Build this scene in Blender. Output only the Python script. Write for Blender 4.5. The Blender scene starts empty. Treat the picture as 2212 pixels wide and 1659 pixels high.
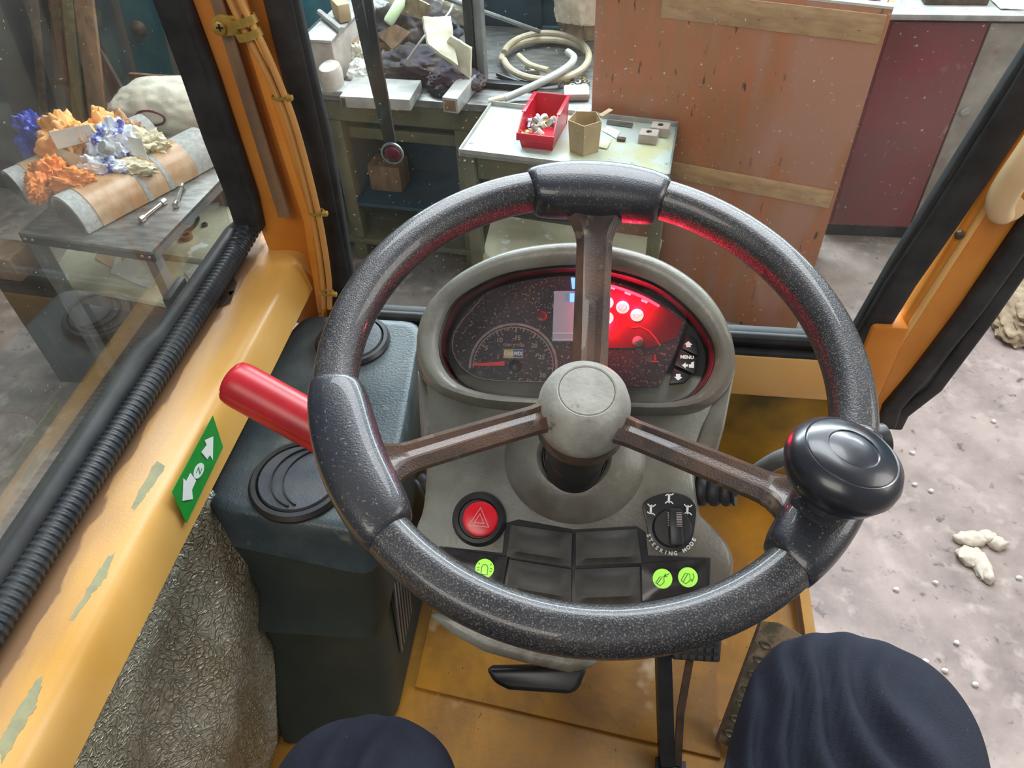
import bpy, bmesh, math, random
from mathutils import Vector, Matrix, noise
from math import sin, cos, pi, radians, sqrt
random.seed(7)
SC = bpy.context.scene
COL = SC.collection

# ------------------------------------------------------------------ camera
CAM = Vector((0.0, 0.0, 2.2))
F = 1661.0
RC = Matrix(((0.99084932, 0.06809013, -0.11653907),
             (0.13003467, -0.71298101, 0.68902036),
             (-0.03617466, -0.69786948, -0.71531083)))      # world = RC @ (right, down, forward)
cd = bpy.data.cameras.new('camera')
cam = bpy.data.objects.new('camera', cd)
COL.objects.link(cam)
X_, D_, Z_ = RC.col[0], RC.col[1], RC.col[2]
m = Matrix.Identity(4)
for i in range(3):
    m[i][0] = X_[i]; m[i][1] = -D_[i]; m[i][2] = -Z_[i]; m[i][3] = CAM[i]
cam.matrix_world = m
cd.sensor_width = 36.0
cd.lens = F * 36.0 / 2212.0
cd.clip_start = 0.02
SC.camera = cam
SC.view_settings.view_transform = 'Standard'
SC.view_settings.look = 'None'
SC.view_settings.gamma = 1
SC.view_settings.exposure = 0.55
# ------------------------------------------------------------------ world and daylight
w = bpy.data.worlds.new('world'); SC.world = w
w.use_nodes = True
bg = w.node_tree.nodes['Background']
bg.inputs['Color'].default_value = (0.80, 0.88, 1.0, 1)
bg.inputs['Strength'].default_value = 0.20


def area(name, loc, target, size, size_y, power, color):
    l = bpy.data.lights.new(name, 'AREA'); l.shape = 'RECTANGLE'
    l.size = size; l.size_y = size_y; l.energy = power; l.color = color
    o = bpy.data.objects.new(name, l); COL.objects.link(o)
    o.location = loc
    o.rotation_euler = (Vector(target) - Vector(loc)).to_track_quat('-Z', 'Y').to_euler()
    return o


area('high_window_lamp', (0.2, 3.9, 2.75), (0.0, 0.6, 1.7), 5.0, 0.7, 230, (0.84, 0.92, 1.0))
area('skylight_lamp', (0.3, 3.2, 5.0), (0.1, 1.4, 0.9), 3.5, 1.6, 170, (0.90, 0.95, 1.0))
area('doorway_lamp', (4.2, 1.0, 3.4), (0.6, 1.2, 0.4), 2.5, 2.5, 85, (1.0, 0.96, 0.9))
area('rear_skylight_lamp', (-1.0, -2.4, 4.6), (-0.2, 1.2, 1.2), 2.5, 1.6, 60, (1.0, 0.93, 0.84))


# ------------------------------------------------------------------ projection helpers (photo pixel -> point on a real plane)
def ray(px, py):
    return (RC @ Vector(((px - 1106.0) / F, (py - 829.5) / F, 1.0))).normalized()


def hz(px, py, z):
    d = ray(px, py); return CAM + d * ((z - CAM.z) / d.z)


def hy(px, py, y):
    d = ray(px, py); return CAM + d * (y / d.y)


def hx(px, py, x):
    d = ray(px, py); return CAM + d * (x / d.x)


def hp(px, py, p, n):
    d = ray(px, py); return CAM + d * ((Vector(p) - CAM).dot(n) / d.dot(n))


# ------------------------------------------------------------------ materials
def mat(name, col, col2=None, rough=0.55, metal=0.0, vs=8.0, spots=None, bump=0.0, bs=60.0, emis=None,
        stretch=None, lo=0.38, hi=0.62, spec=0.5, coat=0.0, rvar=0.0, spots2=None):
    mt = bpy.data.materials.new(name); mt.use_nodes = True
    nt = mt.node_tree; N = nt.nodes; L = nt.links
    b = N['Principled BSDF']
    b.inputs['Roughness'].default_value = rough
    b.inputs['Metallic'].default_value = metal
    b.inputs['Specular IOR Level'].default_value = spec
    b.inputs['Coat Weight'].default_value = coat
    tc = N.new('ShaderNodeTexCoord')
    mp = N.new('ShaderNodeMapping'); L.new(tc.outputs['Object'], mp.inputs['Vector'])
    if stretch: mp.inputs['Scale'].default_value = stretch

    def nz(scale, lo, hi, det=5.0, src=None, r=0.6):
        n = N.new('ShaderNodeTexNoise'); n.inputs['Scale'].default_value = scale
        n.inputs['Detail'].default_value = det; n.inputs['Roughness'].default_value = r
        L.new((src or mp).outputs['Vector'], n.inputs['Vector'])
        mr = N.new('ShaderNodeMapRange'); mr.inputs['From Min'].default_value = lo; mr.inputs['From Max'].default_value = hi
        L.new(n.outputs['Fac'], mr.inputs['Value'])
        return mr.outputs['Result'], n

    def mixc(fac, a, bcol):
        mx = N.new('ShaderNodeMix'); mx.data_type = 'RGBA'
        L.new(fac, mx.inputs['Factor'])
        if isinstance(a, tuple): mx.inputs['A'].default_value = (*a, 1)
        else: L.new(a, mx.inputs['A'])
        mx.inputs['B'].default_value = (*bcol, 1)
        return mx.outputs['Result']
    cur = col
    if col2 is not None:
        f, _ = nz(vs, lo, hi); cur = mixc(f, cur, col2)
    for k, sp in enumerate((spots, spots2)):
        if sp:   # (color, scale, threshold[, softness])
            f, _ = nz(sp[1], sp[2], sp[2] + (sp[3] if len(sp) > 3 else 0.03), 3.0, mp if len(sp) < 5 else tc and mp)
            cur = mixc(f, cur, sp[0])
    if isinstance(cur, tuple): b.inputs['Base Color'].default_value = (*cur, 1)
    else: L.new(cur, b.inputs['Base Color'])
    if bump:
        n = N.new('ShaderNodeTexNoise'); n.inputs['Scale'].default_value = bs; n.inputs['Detail'].default_value = 4
        L.new(mp.outputs['Vector'], n.inputs['Vector'])
        bp = N.new('ShaderNodeBump'); bp.inputs['Strength'].default_value = bump; bp.inputs['Distance'].default_value = 0.003
        L.new(n.outputs['Fac'], bp.inputs['Height']); L.new(bp.outputs['Normal'], b.inputs['Normal'])
    if rvar:
        f, _ = nz(vs * 2, 0.3, 0.7)
        mr = N.new('ShaderNodeMapRange'); L.new(f, mr.inputs['Value'])
        mr.inputs['To Min'].default_value = rough - rvar; mr.inputs['To Max'].default_value = rough + rvar
        L.new(mr.outputs['Result'], b.inputs['Roughness'])
    if emis:
        b.inputs['Emission Color'].default_value = (*emis[0], 1); b.inputs['Emission Strength'].default_value = emis[1]
    return mt


def glass(name, dust=0.05, tint=(0.93, 0.97, 0.96), refl=1.0, speck=0.67):
    mt = bpy.data.materials.new(name); mt.use_nodes = True
    nt = mt.node_tree; N = nt.nodes; L = nt.links
    for n in list(N): N.remove(n)
    out = N.new('ShaderNodeOutputMaterial')
    tr = N.new('ShaderNodeBsdfTransparent'); tr.inputs[0].default_value = (*tint, 1)
    gl = N.new('ShaderNodeBsdfGlossy'); gl.inputs['Roughness'].default_value = 0.03
    df = N.new('ShaderNodeBsdfDiffuse'); df.inputs[0].default_value = (0.75, 0.75, 0.7, 1)
    fr = N.new('ShaderNodeFresnel'); fr.inputs[0].default_value = 1.3
    m1 = N.new('ShaderNodeMixShader'); m2 = N.new('ShaderNodeMixShader')
    mul = N.new('ShaderNodeMath'); mul.operation = 'MULTIPLY'; mul.inputs[1].default_value = refl
    L.new(fr.outputs[0], mul.inputs[0]); L.new(mul.outputs[0], m1.inputs[0])
    L.new(tr.outputs[0], m1.inputs[1]); L.new(gl.outputs[0], m1.inputs[2])
    tc = N.new('ShaderNodeTexCoord')
    a = N.new('ShaderNodeTexNoise'); a.inputs['Scale'].default_value = 220; a.inputs['Detail'].default_value = 1
    b = N.new('ShaderNodeTexNoise'); b.inputs['Scale'].default_value = 5; b.inputs['Detail'].default_value = 6
    for q in (a, b): L.new(tc.outputs['Object'], q.inputs['Vector'])
    ra = N.new('ShaderNodeMapRange'); ra.inputs['From Min'].default_value = speck; ra.inputs['From Max'].default_value = speck + 0.05
    ra.inputs['To Max'].default_value = 0.4
    rb = N.new('ShaderNodeMapRange'); rb.inputs['From Min'].default_value = 0.4; rb.inputs['From Max'].default_value = 0.75
    rb.inputs['To Min'].default_value = dust * 0.5; rb.inputs['To Max'].default_value = dust * 2.2
    L.new(a.outputs['Fac'], ra.inputs['Value']); L.new(b.outputs['Fac'], rb.inputs['Value'])
    ad = N.new('ShaderNodeMath'); ad.operation = 'MAXIMUM'
    L.new(ra.outputs[0], ad.inputs[0]); L.new(rb.outputs[0], ad.inputs[1])
    L.new(ad.outputs[0], m2.inputs[0]); L.new(m1.outputs[0], m2.inputs[1]); L.new(df.outputs[0], m2.inputs[2])
    L.new(m2.outputs[0], out.inputs['Surface'])
    return mt


M = {}
M['yellow'] = mat('yellow_paint', (0.70, 0.36, 0.085), (0.76, 0.43, 0.14), 0.33, vs=6, bump=0.05, bs=300, spots=((0.30, 0.16, 0.05), 60, 0.74), spots2=((0.42, 0.24, 0.16), 9, 0.66, 0.12))
M['orange'] = mat('orange_paint', (0.60, 0.20, 0.022), (0.70, 0.27, 0.04), 0.42, vs=7, spots=((0.2, 0.09, 0.02), 30, 0.73))
M['floor_yellow'] = mat('worn_shaded_yellow_floor', (0.50, 0.23, 0.022), (0.27, 0.13, 0.035), 0.5, vs=6, bump=0.5, bs=50, spots=((0.10, 0.06, 0.03), 90, 0.69), spots2=((0.60, 0.42, 0.25), 11, 0.62, 0.1))  # worn and dirty; base also darkened for shade of the unbuilt cab roof
M['olive_yellow'] = mat('grimy_yellow_panel', (0.55, 0.30, 0.025), (0.10, 0.08, 0.02), 0.6, vs=5, lo=0.42, hi=0.72, bump=0.1)
M['rubber'] = mat('black_rubber', (0.012, 0.012, 0.013), (0.03, 0.03, 0.03), 0.55, vs=20, bump=0.1)
M['hose_blk'] = mat('black_conduit', (0.018, 0.024, 0.032), (0.04, 0.045, 0.05), 0.4, vs=15)
M['wheel'] = mat('grained_black_rim', (0.013, 0.015, 0.021), (0.028, 0.029, 0.035), 0.33, vs=25, coat=.35, bump=0.22, bs=900, spots=((0.17, 0.145, 0.10), 900, 0.53, 0.14), spots2=((0.5, 0.35, 0.1), 160, 0.78))
M['pad'] = mat('dusty_black_pad', (0.014, 0.017, 0.026), (0.030, 0.030, 0.034), 0.33, vs=14, coat=.3, bump=0.15, bs=800, spots=((0.20, 0.17, 0.10), 450, 0.62, .1))
M['spoke'] = mat('dusty_brown_spoke', (0.115, 0.062, 0.040), (0.045, 0.033, 0.028), 0.36, vs=22, coat=.3, bump=0.2, bs=800, lo=0.4, hi=0.65, spots=((0.30, 0.24, 0.17), 40, 0.62, 0.2))
M['hub'] = mat('dusty_grey_hub', (0.36, 0.36, 0.32), (0.24, 0.23, 0.20), 0.6, vs=30, bump=0.2, bs=250, spots=((0.10, 0.085, 0.07), 60, 0.66, 0.1))
M['rail'] = mat('yellow_rail_paint', (0.70, 0.37, 0.075), (0.76, 0.43, 0.13), 0.30, vs=6, bump=0.04, bs=300)
M['knob'] = mat('glossy_black_knob', (0.010, 0.011, 0.016), (0.022, 0.022, 0.026), 0.3, vs=20, spots=((0.4, 0.33, 0.2), 300, 0.72), coat=0.12)
M['console'] = mat('grey_green_console', (0.22, 0.225, 0.19), (0.12, 0.105, 0.08), 0.36, vs=11, bump=0.1, bs=300, rvar=0.08, spots=((0.30, 0.31, 0.28), 18, 0.62, 0.15))
M['bezel'] = mat('black_bezel', (0.010, 0.010, 0.011), (0.03, 0.028, 0.026), 0.38, vs=20, spots=((0.3, 0.26, 0.15), 350, 0.74))
M['dial'] = mat('dusty_dial_face', (0.034, 0.028, 0.040), (0.060, 0.050, 0.060), 0.42, vs=18, spots=((0.42, 0.31, 0.13), 420, 0.612, .03), spots2=((0.13, 0.12, 0.12), 60, 0.62, 0.1))
M['switch'] = mat('dusty_black_switch', (0.035, 0.033, 0.028), (0.065, 0.058, 0.048), 0.5, vs=40, bump=0.1)
M['switchg'] = mat('glossy_black_switch', (0.014, 0.014, 0.014), (0.04, 0.035, 0.03), 0.25, vs=40)
M['black'] = mat('black_plastic', (0.012, 0.012, 0.014), (0.022, 0.022, 0.022), 0.4, vs=20)
M['red'] = mat('red_plastic', (0.50, 0.012, 0.022), (0.36, 0.01, 0.015), 0.35, vs=15, spots=((0.5, 0.2, 0.17), 30, 0.68, 0.15))
M['redbin'] = mat('red_bin_plastic', (0.62, 0.015, 0.04), (0.5, 0.01, 0.03), 0.35, vs=10)
M['side'] = mat('dusty_dark_console', (0.030, 0.048, 0.060), (0.075, 0.095, 0.10), 0.38, vs=9, bump=0.25, bs=300, rvar=0.06, spots=((0.16, 0.17, 0.13), 30, 0.63, 0.15))
M['sidelow'] = mat('dark_green_plastic', (0.022, 0.034, 0.030), (0.035, 0.045, 0.038), 0.55, vs=9, bump=0.1)
M['vent'] = mat('vent_plastic', (0.045, 0.052, 0.068), (0.075, 0.08, 0.09), 0.42, vs=25, bump=0.15, bs=300, spots=((0.25, 0.22, 0.15), 300, 0.73))
M['foil'] = mat('crinkled_foil', (0.62, 0.60, 0.49), (0.36, 0.30, 0.19), 0.38, metal=0.3, vs=6)
M['green'] = mat('green_decal', (0.015, 0.30, 0.035), (0.02, 0.24, 0.03), 0.35, vs=30)
M['white'] = mat('white_print', (0.85, 0.85, 0.80), rough=0.5)
M['print'] = mat('dial_print', (0.42, 0.37, 0.33), (0.30, 0.25, 0.24), 0.5, vs=100)
M['cable'] = mat('tan_cable', (0.62, 0.30, 0.08), (0.5, 0.24, 0.07), 0.4, vs=12)
M['brass'] = mat('ochre_clamp', (0.52, 0.30, 0.05), (0.30, 0.2, 0.04), 0.4, vs=60, metal=0.2)
M['cream'] = mat('peach_plastic', (0.80, 0.56, 0.30), rough=0.4)
M['trouser'] = mat('navy_cloth', (0.015, 0.017, 0.029), (0.024, 0.028, 0.043), 0.8, vs=10, bump=0.5, bs=1100, spots=((0.12, 0.14, 0.2), 500, 0.70, 0.06), spec=0.2)
M['skin'] = mat('skin', (0.35, 0.18, 0.11), rough=0.5)
M['shoe'] = mat('black_leather', (0.02, 0.018, 0.016), rough=0.45)
M['rust'] = mat('rusty_steel', (0.13, 0.075, 0.045), (0.06, 0.045, 0.035), 0.6, vs=30, bump=0.3, metal=0.3)
M['pedal'] = mat('muddy_pedal', (0.10, 0.085, 0.05), (0.32, 0.22, 0.14), 0.6, vs=22, lo=0.5, hi=0.62, bump=0.3, metal=0.2)
M['concrete'] = mat('stained_concrete', (0.33, 0.265, 0.235), (0.17, 0.135, 0.12), 0.65, vs=4.5, lo=0.36, hi=0.66, spots=((0.37, 0.305, 0.27), 11, 0.54, 0.16), spots2=((0.10, 0.08, 0.072), 26, 0.62, 0.12), bump=0.2, bs=90)
M['teal'] = mat('teal_wall_paint', (0.045, 0.22, 0.27), (0.035, 0.14, 0.18), 0.6, vs=4, spots=((0.25, 0.27, 0.20), 5, 0.62, 0.15))
M['blue'] = mat('dark_blue_paint', (0.012, 0.06, 0.10), (0.015, 0.035, 0.055), 0.5, vs=6)
M['plywood'] = mat('reddish_plywood', (0.46, 0.155, 0.065), (0.36, 0.16, 0.065), 0.5, vs=5, stretch=(3.0, 3.0, 0.7), spots=((0.09, 0.04, 0.03), 15, 0.635, 0.05), spots2=((0.44, 0.20, 0.13), 1.3, 0.5, 0.1))
M['batten'] = mat('tape_worn_batten', (0.55, 0.34, 0.17), (0.42, 0.24, 0.12), 0.6, vs=12, stretch=(1, 1, 4), spots=((0.12, 0.08, 0.06), 16, 0.68, 0.05))
M['maroon'] = mat('maroon_steel', (0.20, 0.035, 0.045), (0.16, 0.045, 0.045), 0.35, vs=5, spots=((0.36, 0.2, 0.19), 9, 0.63, 0.15))
M['greydust'] = mat('dusty_grey_door', (0.24, 0.20, 0.18), (0.34, 0.30, 0.26), 0.55, vs=8, spots=((0.25, 0.07, 0.07), 6, 0.62, 0.08))
M['steel'] = mat('worn_steel_top', (0.24, 0.23, 0.22), (0.13, 0.125, 0.12), 0.35, metal=0.55, vs=12, stretch=(1, 4, 1), bump=0.05)
M['olive'] = mat('olive_steel_frame', (0.13, 0.12, 0.065), (0.09, 0.085, 0.05), 0.6, vs=9)
M['tray'] = mat('pale_tray_lining', (0.50, 0.57, 0.54), (0.50, 0.49, 0.30), 0.3, vs=5, lo=0.48, hi=0.64, spots=((0.25, 0.33, 0.28), 25, 0.64, 0.08))
M['pale'] = mat('pale_steel', (0.42, 0.41, 0.38), (0.30, 0.29, 0.28), 0.4, metal=0.2, vs=12)
M['palepink'] = mat('dusty_steel_block', (0.50, 0.43, 0.38), (0.36, 0.29, 0.25), 0.55, vs=12)
M['wood'] = mat('dirty_wood', (0.27, 0.16, 0.09), (0.16, 0.095, 0.055), 0.7, vs=6, stretch=(4, 4, 1))
M['darkwood'] = mat('dark_wood', (0.065, 0.04, 0.03), (0.035, 0.025, 0.022), 0.7, vs=6, stretch=(4, 4, 1))
M['darkwall'] = mat('sooty_wall', (0.045, 0.032, 0.028), (0.02, 0.018, 0.02), 0.8, vs=3)
M['felt'] = mat('grey_felt', (0.30, 0.30, 0.29), (0.42, 0.42, 0.41), 0.9, vs=60, bump=0.5, bs=300)
M['tape'] = mat('brown_packing_tape', (0.40, 0.22, 0.11), (0.52, 0.34, 0.21), 0.3, vs=14)
M['orangecloth'] = mat('orange_cloth', (0.85, 0.32, 0.08), (0.72, 0.22, 0.05), 0.75, vs=25)
M['paleorange'] = mat('pale_orange_paper', (0.95, 0.52, 0.20), (0.85, 0.42, 0.14), 0.7, vs=20)
M['bluebag'] = mat('blue_plastic_bag', (0.03, 0.05, 0.45), (0.02, 0.03, 0.3), 0.3, vs=20)
M['wrapper'] = mat('blue_white_wrapper', (0.72, 0.76, 0.85), (0.08, 0.12, 0.5), 0.35, vs=18, lo=0.52, hi=0.58)
M['paper'] = mat('white_paper', (0.70, 0.69, 0.64), (0.60, 0.58, 0.52), 0.7, vs=12)
M['ragcream'] = mat('cream_rag', (0.72, 0.66, 0.48), (0.58, 0.52, 0.38), 0.85, vs=30)
M['foam'] = mat('yellowed_foam', (0.62, 0.60, 0.48), (0.50, 0.46, 0.34), 0.85, vs=9, spots=((0.35, 0.30, 0.22), 20, 0.66, 0.1))
M['sack'] = mat('woven_sack', (0.62, 0.58, 0.48), (0.48, 0.44, 0.36), 0.85, vs=14, bump=0.4, bs=200)
M['burlap'] = mat('burlap', (0.36, 0.29, 0.19), (0.26, 0.2, 0.13), 0.9, vs=30, bump=0.5, bs=250)
M['card'] = mat('cardboard', (0.46, 0.33, 0.19), (0.38, 0.27, 0.15), 0.75, vs=14)
M['rag'] = mat('oily_dark_rag', (0.03, 0.033, 0.05), (0.07, 0.06, 0.055), 0.85, vs=16)
M['tanhose'] = mat('tan_hose', (0.42, 0.36, 0.25), (0.34, 0.29, 0.2), 0.5, vs=15)
M['greyhose'] = mat('grey_hose', (0.45, 0.46, 0.43), (0.36, 0.36, 0.33), 0.45, vs=15)
M['fitting'] = mat('zinc_fitting', (0.6, 0.6, 0.58), (0.4, 0.38, 0.34), 0.3, metal=0.8, vs=40)
M['goldfit'] = mat('brass_fitting', (0.65, 0.5, 0.2), (0.5, 0.36, 0.14), 0.3, metal=0.8, vs=40)
M['chrome'] = mat('chrome', (0.75, 0.75, 0.73), rough=0.2, metal=1.0)
M['greenplast'] = mat('pale_green_plastic', (0.55, 0.68, 0.42), rough=0.4)
M['ochre'] = mat('ochre_box', (0.55, 0.30, 0.04), (0.4, 0.22, 0.04), 0.6, vs=8)
M['creamshelf'] = mat('cream_shelf_board', (0.60, 0.57, 0.40), (0.45, 0.42, 0.30), 0.6, vs=5, spots=((0.78, 0.78, 0.74), 9, 0.62, 0.05))
M['whitechips'] = mat('pale_plaster', (0.58, 0.53, 0.44), (0.45, 0.39, 0.31), 0.8, vs=25)
M['glass'] = glass('windscreen_glass', 0.014, refl=.8, speck=.745)
M['sideglass'] = glass('side_window_glass', 0.022, (0.93, 0.95, 0.92), .35, 0.76)
M['lens'] = glass('instrument_lens', 0.012, (0.9, 0.9, 0.9), 1.0, 0.9)
M['lampwhite'] = mat('lit_lamp_lens', (0.3, 0.3, 0.25), emis=((1.0, 0.88, 0.72), 0.62))
M['redglow'] = mat('red_lamp_strip', (0.5, 0.02, 0.03), emis=((1.0, 0.05, 0.10), 2.6))
M['redpale'] = mat('pink_lamp_chip', (0.6, 0.2, 0.2), emis=((1.0, 0.25, 0.33), 1.3))
M['redlens'] = mat('unlit_red_lens', (0.30, 0.02, 0.025), rough=0.3)
M['ink'] = mat('thin_dark_print', (0.05, 0.045, 0.02), rough=0.6, emis=((0.75, 0.55, 0.3), 0.42))
M['glowzone'] = mat('painted_red_glow', (0.16, 0.012, 0.02), (0.12, 0.01, 0.018), 0.35, vs=40)  # red spill of the warning lamps put into the colour
M['screen'] = mat('grey_blue_display', (0.30, 0.40, 0.46), rough=0.25, emis=((0.30, 0.45, 0.55), 0.12))
M['screenline'] = mat('display_line', (0.8, 0.85, 0.85), rough=0.3)
M['blueglow'] = mat('blue_lit_digit', (0.05, 0.1, 0.6), emis=((0.08, 0.22, 1.0), 3.0))
M['lime'] = mat('lit_lime_symbol', (0.35, 0.75, 0.08), rough=0.4, emis=((0.45, 1.0, 0.10), 0.28))
M['limeink'] = mat('dark_green_print', (0.04, 0.16, 0.02), rough=0.5)
M['needle'] = mat('red_needle', (0.55, 0.05, 0.06), rough=0.4, emis=((0.8, 0.03, 0.05), 0.15))
M['hazred'] = mat('hazard_red', (0.75, 0.01, 0.025), (0.66, 0.01, 0.02), 0.28, vs=40)
M['hazline'] = mat('hazard_print', (0.80, 0.45, 0.45), rough=0.5)
M['badge_y'] = mat('badge_yellow', (0.62, 0.55, 0.25), rough=0.4)
M['badge_b'] = mat('badge_blue', (0.05, 0.20, 0.42), rough=0.4)
M['greymetal'] = mat('grey_painted_metal', (0.22, 0.23, 0.23), (0.15, 0.15, 0.15), 0.45, vs=10, metal=0.3)
M['darkred'] = mat('dark_red_grommet', (0.10, 0.015, 0.03), rough=0.4)


def foil_bump():
    nt = M['foil'].node_tree; N = nt.nodes; L = nt.links
    tc = N.new('ShaderNodeTexCoord')
    nn = N.new('ShaderNodeTexNoise'); nn.inputs['Scale'].default_value = 30
    L.new(tc.outputs['Object'], nn.inputs['Vector'])
    ad = N.new('ShaderNodeMixRGB'); ad.inputs[0].default_value = 0.06
    L.new(tc.outputs['Object'], ad.inputs[1]); L.new(nn.outputs['Color'], ad.inputs[2])
    vo = N.new('ShaderNodeTexVoronoi'); vo.inputs['Scale'].default_value = 95; vo.feature = 'DISTANCE_TO_EDGE'
    L.new(ad.outputs[0], vo.inputs['Vector'])
    v2 = N.new('ShaderNodeTexVoronoi'); v2.inputs['Scale'].default_value = 260
    L.new(ad.outputs[0], v2.inputs['Vector'])
    mr = N.new('ShaderNodeMapRange'); mr.inputs['From Max'].default_value = 0.12; mr.inputs['To Min'].default_value = 1.0; mr.inputs['To Max'].default_value = 0.0
    L.new(vo.outputs['Distance'], mr.inputs['Value'])
    s = N.new('ShaderNodeMath'); s.operation = 'MULTIPLY_ADD'; s.inputs[1].default_value = 0.7
    L.new(v2.outputs['Distance'], s.inputs[0]); L.new(mr.outputs[0], s.inputs[2])
    bp = N.new('ShaderNodeBump'); bp.inputs['Strength'].default_value = 0.9; bp.inputs['Distance'].default_value = 0.0022
    L.new(s.outputs[0], bp.inputs['Height']); L.new(bp.outputs['Normal'], N['Principled BSDF'].inputs['Normal'])


foil_bump()


# ------------------------------------------------------------------ mesh builder (all vertices in world coordinates)
def frame(n, up=Vector((0, 0, 1))):
    n = Vector(n).normalized()
    x = up.cross(n)
    if x.length < 1e-4: x = Vector((1, 0, 0)).cross(n)
    x.normalize(); return x, n.cross(x).normalized(), n


class B:
    def __init__(s): s.bm = bmesh.new()

    def loft(s, loops, closed=True, cap0=True, cap1=True, ring=False):
        bm = s.bm
        L = [[bm.verts.new(p) for p in lp] for lp in loops]
        n = len(L[0])
        rng = range(n if closed else n - 1)
        pairs = list(zip(L[:-1], L[1:]))
        if ring: pairs.append((L[-1], L[0]))
        for a, b in pairs:
            for i in rng:
                j = (i + 1) % n
                try: bm.faces.new((a[i], a[j], b[j], b[i]))
                except ValueError: pass
        if closed and not ring:
            if cap0: bm.faces.new(list(reversed(L[0])))
            if cap1: bm.faces.new(L[-1])
        return s

    def prism(s, poly, off, bev=0, seg=2):
        off = Vector(off)
        t = B(); t.loft([[Vector(p) for p in poly], [Vector(p) + off for p in poly]])
        if bev: t.bevel(bev, seg)
        s.add(t); return s

    def add(s, o):
        me = bpy.data.meshes.new('tmp'); o.bm.to_mesh(me); s.bm.from_mesh(me); bpy.data.meshes.remove(me); o.bm.free()
        return s

    def box(s, c, sx, sy, sz, ax=None, bev=0, seg=2):
        """centre c, full sizes, ax = (X,Y,Z) axes"""
        X, Y, Z = ax or (Vector((1, 0, 0)), Vector((0, 1, 0)), Vector((0, 0, 1)))
        c = Vector(c)
        p = [c + X * (a * sx / 2) + Y * (b * sy / 2) - Z * sz / 2 for a, b in ((-1, -1), (1, -1), (1, 1), (-1, 1))]
        return s.prism(p, Z * sz, bev, seg)

    def bevel(s, wd, seg=2, ang=30):
        bm = s.bm
        bmesh.ops.recalc_face_normals(bm, faces=bm.faces[:])
        es = [e for e in bm.edges if len(e.link_faces) == 2 and e.calc_face_angle(0) > radians(ang)]
        if es: bmesh.ops.bevel(bm, geom=es, offset=wd, segments=seg, profile=0.5, affect='EDGES', clamp_overlap=True)
        return s

    def sweep(s, path, prof, up=None, closed=False, cap=True, scales=None):
        """prof: list of (a,b) in (side, up) axes"""
        path = [Vector(p) for p in path]; n = len(path)
        loops = []; ref = Vector(up) if up else None
        for i, p in enumerate(path):
            if closed: t = path[(i + 1) % n] - path[i - 1]
            else: t = path[min(i + 1, n - 1)] - path[max(i - 1, 0)]
            t.normalize()
            if ref is None: ref = Vector((0, 0, 1)) if abs(t.z) < 0.9 else Vector((1, 0, 0))
            side = t.cross(ref); side.normalize(); u = side.cross(t).normalized()
            if not up: ref = u
            k = scales[i] if scales else 1
            loops.append([p + side * (a * k) + u * (b * k) for a, b in prof])
        return s.loft(loops, True, cap, cap, closed)

    def tube(s, path, r, seg=10, closed=False, scales=None):
        return s.sweep(path, [(r * cos(2 * pi * k / seg), r * sin(2 * pi * k / seg)) for k in range(seg)], None, closed, True, scales)

    def lathe(s, prof, o, n, seg=40, cap0=True, cap1=True, up=Vector((0, 0, 1)), sx=1, sy=1):
        x, y, z = frame(n, up); o = Vector(o)
        return s.loft([[o + x * (r * sx * cos(2 * pi * k / seg)) + y * (r * sy * sin(2 * pi * k / seg)) + z * h for k in range(seg)] for r, h in prof], True, cap0, cap1)

    def quad(s, *p):
        s.bm.faces.new([s.bm.verts.new(Vector(q)) for q in p]); return s


def spline(pts, n=8, closed=False):
    pts = [Vector(p) for p in pts]; out = []; N = len(pts)
    for i in range(N if closed else N - 1):
        if closed: a, b, c, d = pts[i - 1], pts[i], pts[(i + 1) % N], pts[(i + 2) % N]
        else: a, b, c, d = pts[max(i - 1, 0)], pts[i], pts[i + 1], pts[min(i + 2, N - 1)]
        for k in range(n):
            t = k / n
            out.append(0.5 * ((2 * b) + (c - a) * t + (2 * a - 5 * b + 4 * c - d) * t * t + (3 * b - a - 3 * c + d) * t ** 3))
    if not closed: out.append(pts[-1])
    return out


LOC = {}


def obj(name, parts, mtl=None, parent=None, sharp=35, label=None):
    """parts: one B, or a list of (B, material) merged into ONE mesh"""
    if isinstance(parts, B): parts = [(parts, mtl)]
    bm = bmesh.new(); me = bpy.data.meshes.new(name); mats = []
    for b, mm in parts:
        mm = M[mm] if isinstance(mm, str) else mm
        if mm not in mats: mats.append(mm); me.materials.append(mm)
        idx = mats.index(mm)
        bmesh.ops.recalc_face_normals(b.bm, faces=b.bm.faces[:])
        for f in b.bm.faces: f.material_index = idx
        t = bpy.data.meshes.new('tmp'); b.bm.to_mesh(t); bm.from_mesh(t); bpy.data.meshes.remove(t); b.bm.free()
    if bm.verts:
        lo = Vector([min(v.co[i] for v in bm.verts) for i in range(3)]); hi = Vector([max(v.co[i] for v in bm.verts) for i in range(3)])
        c = (lo + hi) / 2
    else: c = Vector()
    if parent is None: c.z = lo.z
    for v in bm.verts: v.co -= c
    for f in bm.faces: f.smooth = True
    for e in bm.edges:
        if len(e.link_faces) == 2 and e.calc_face_angle(0) > radians(sharp): e.smooth = False
    bm.to_mesh(me); bm.free()
    o = bpy.data.objects.new(name, me); COL.objects.link(o)
    if parent is not None:
        o.parent = parent; o.location = c - LOC[parent]
    else: o.location = c
    LOC[o] = c
    if label: o['label'] = label
    return o


def tag(o, label, cat, group=None, kind=None):
    if label: o['label'] = label
    if cat: o['category'] = cat
    if group: o['group'] = group
    if kind: o['kind'] = kind
    return o


def thing(name, label, cat, loc, group=None):
    o = bpy.data.objects.new(name, None); COL.objects.link(o)
    o.empty_display_size = 0.05; o.location = loc; LOC[o] = Vector(loc)
    return tag(o, label, cat, group)


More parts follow.
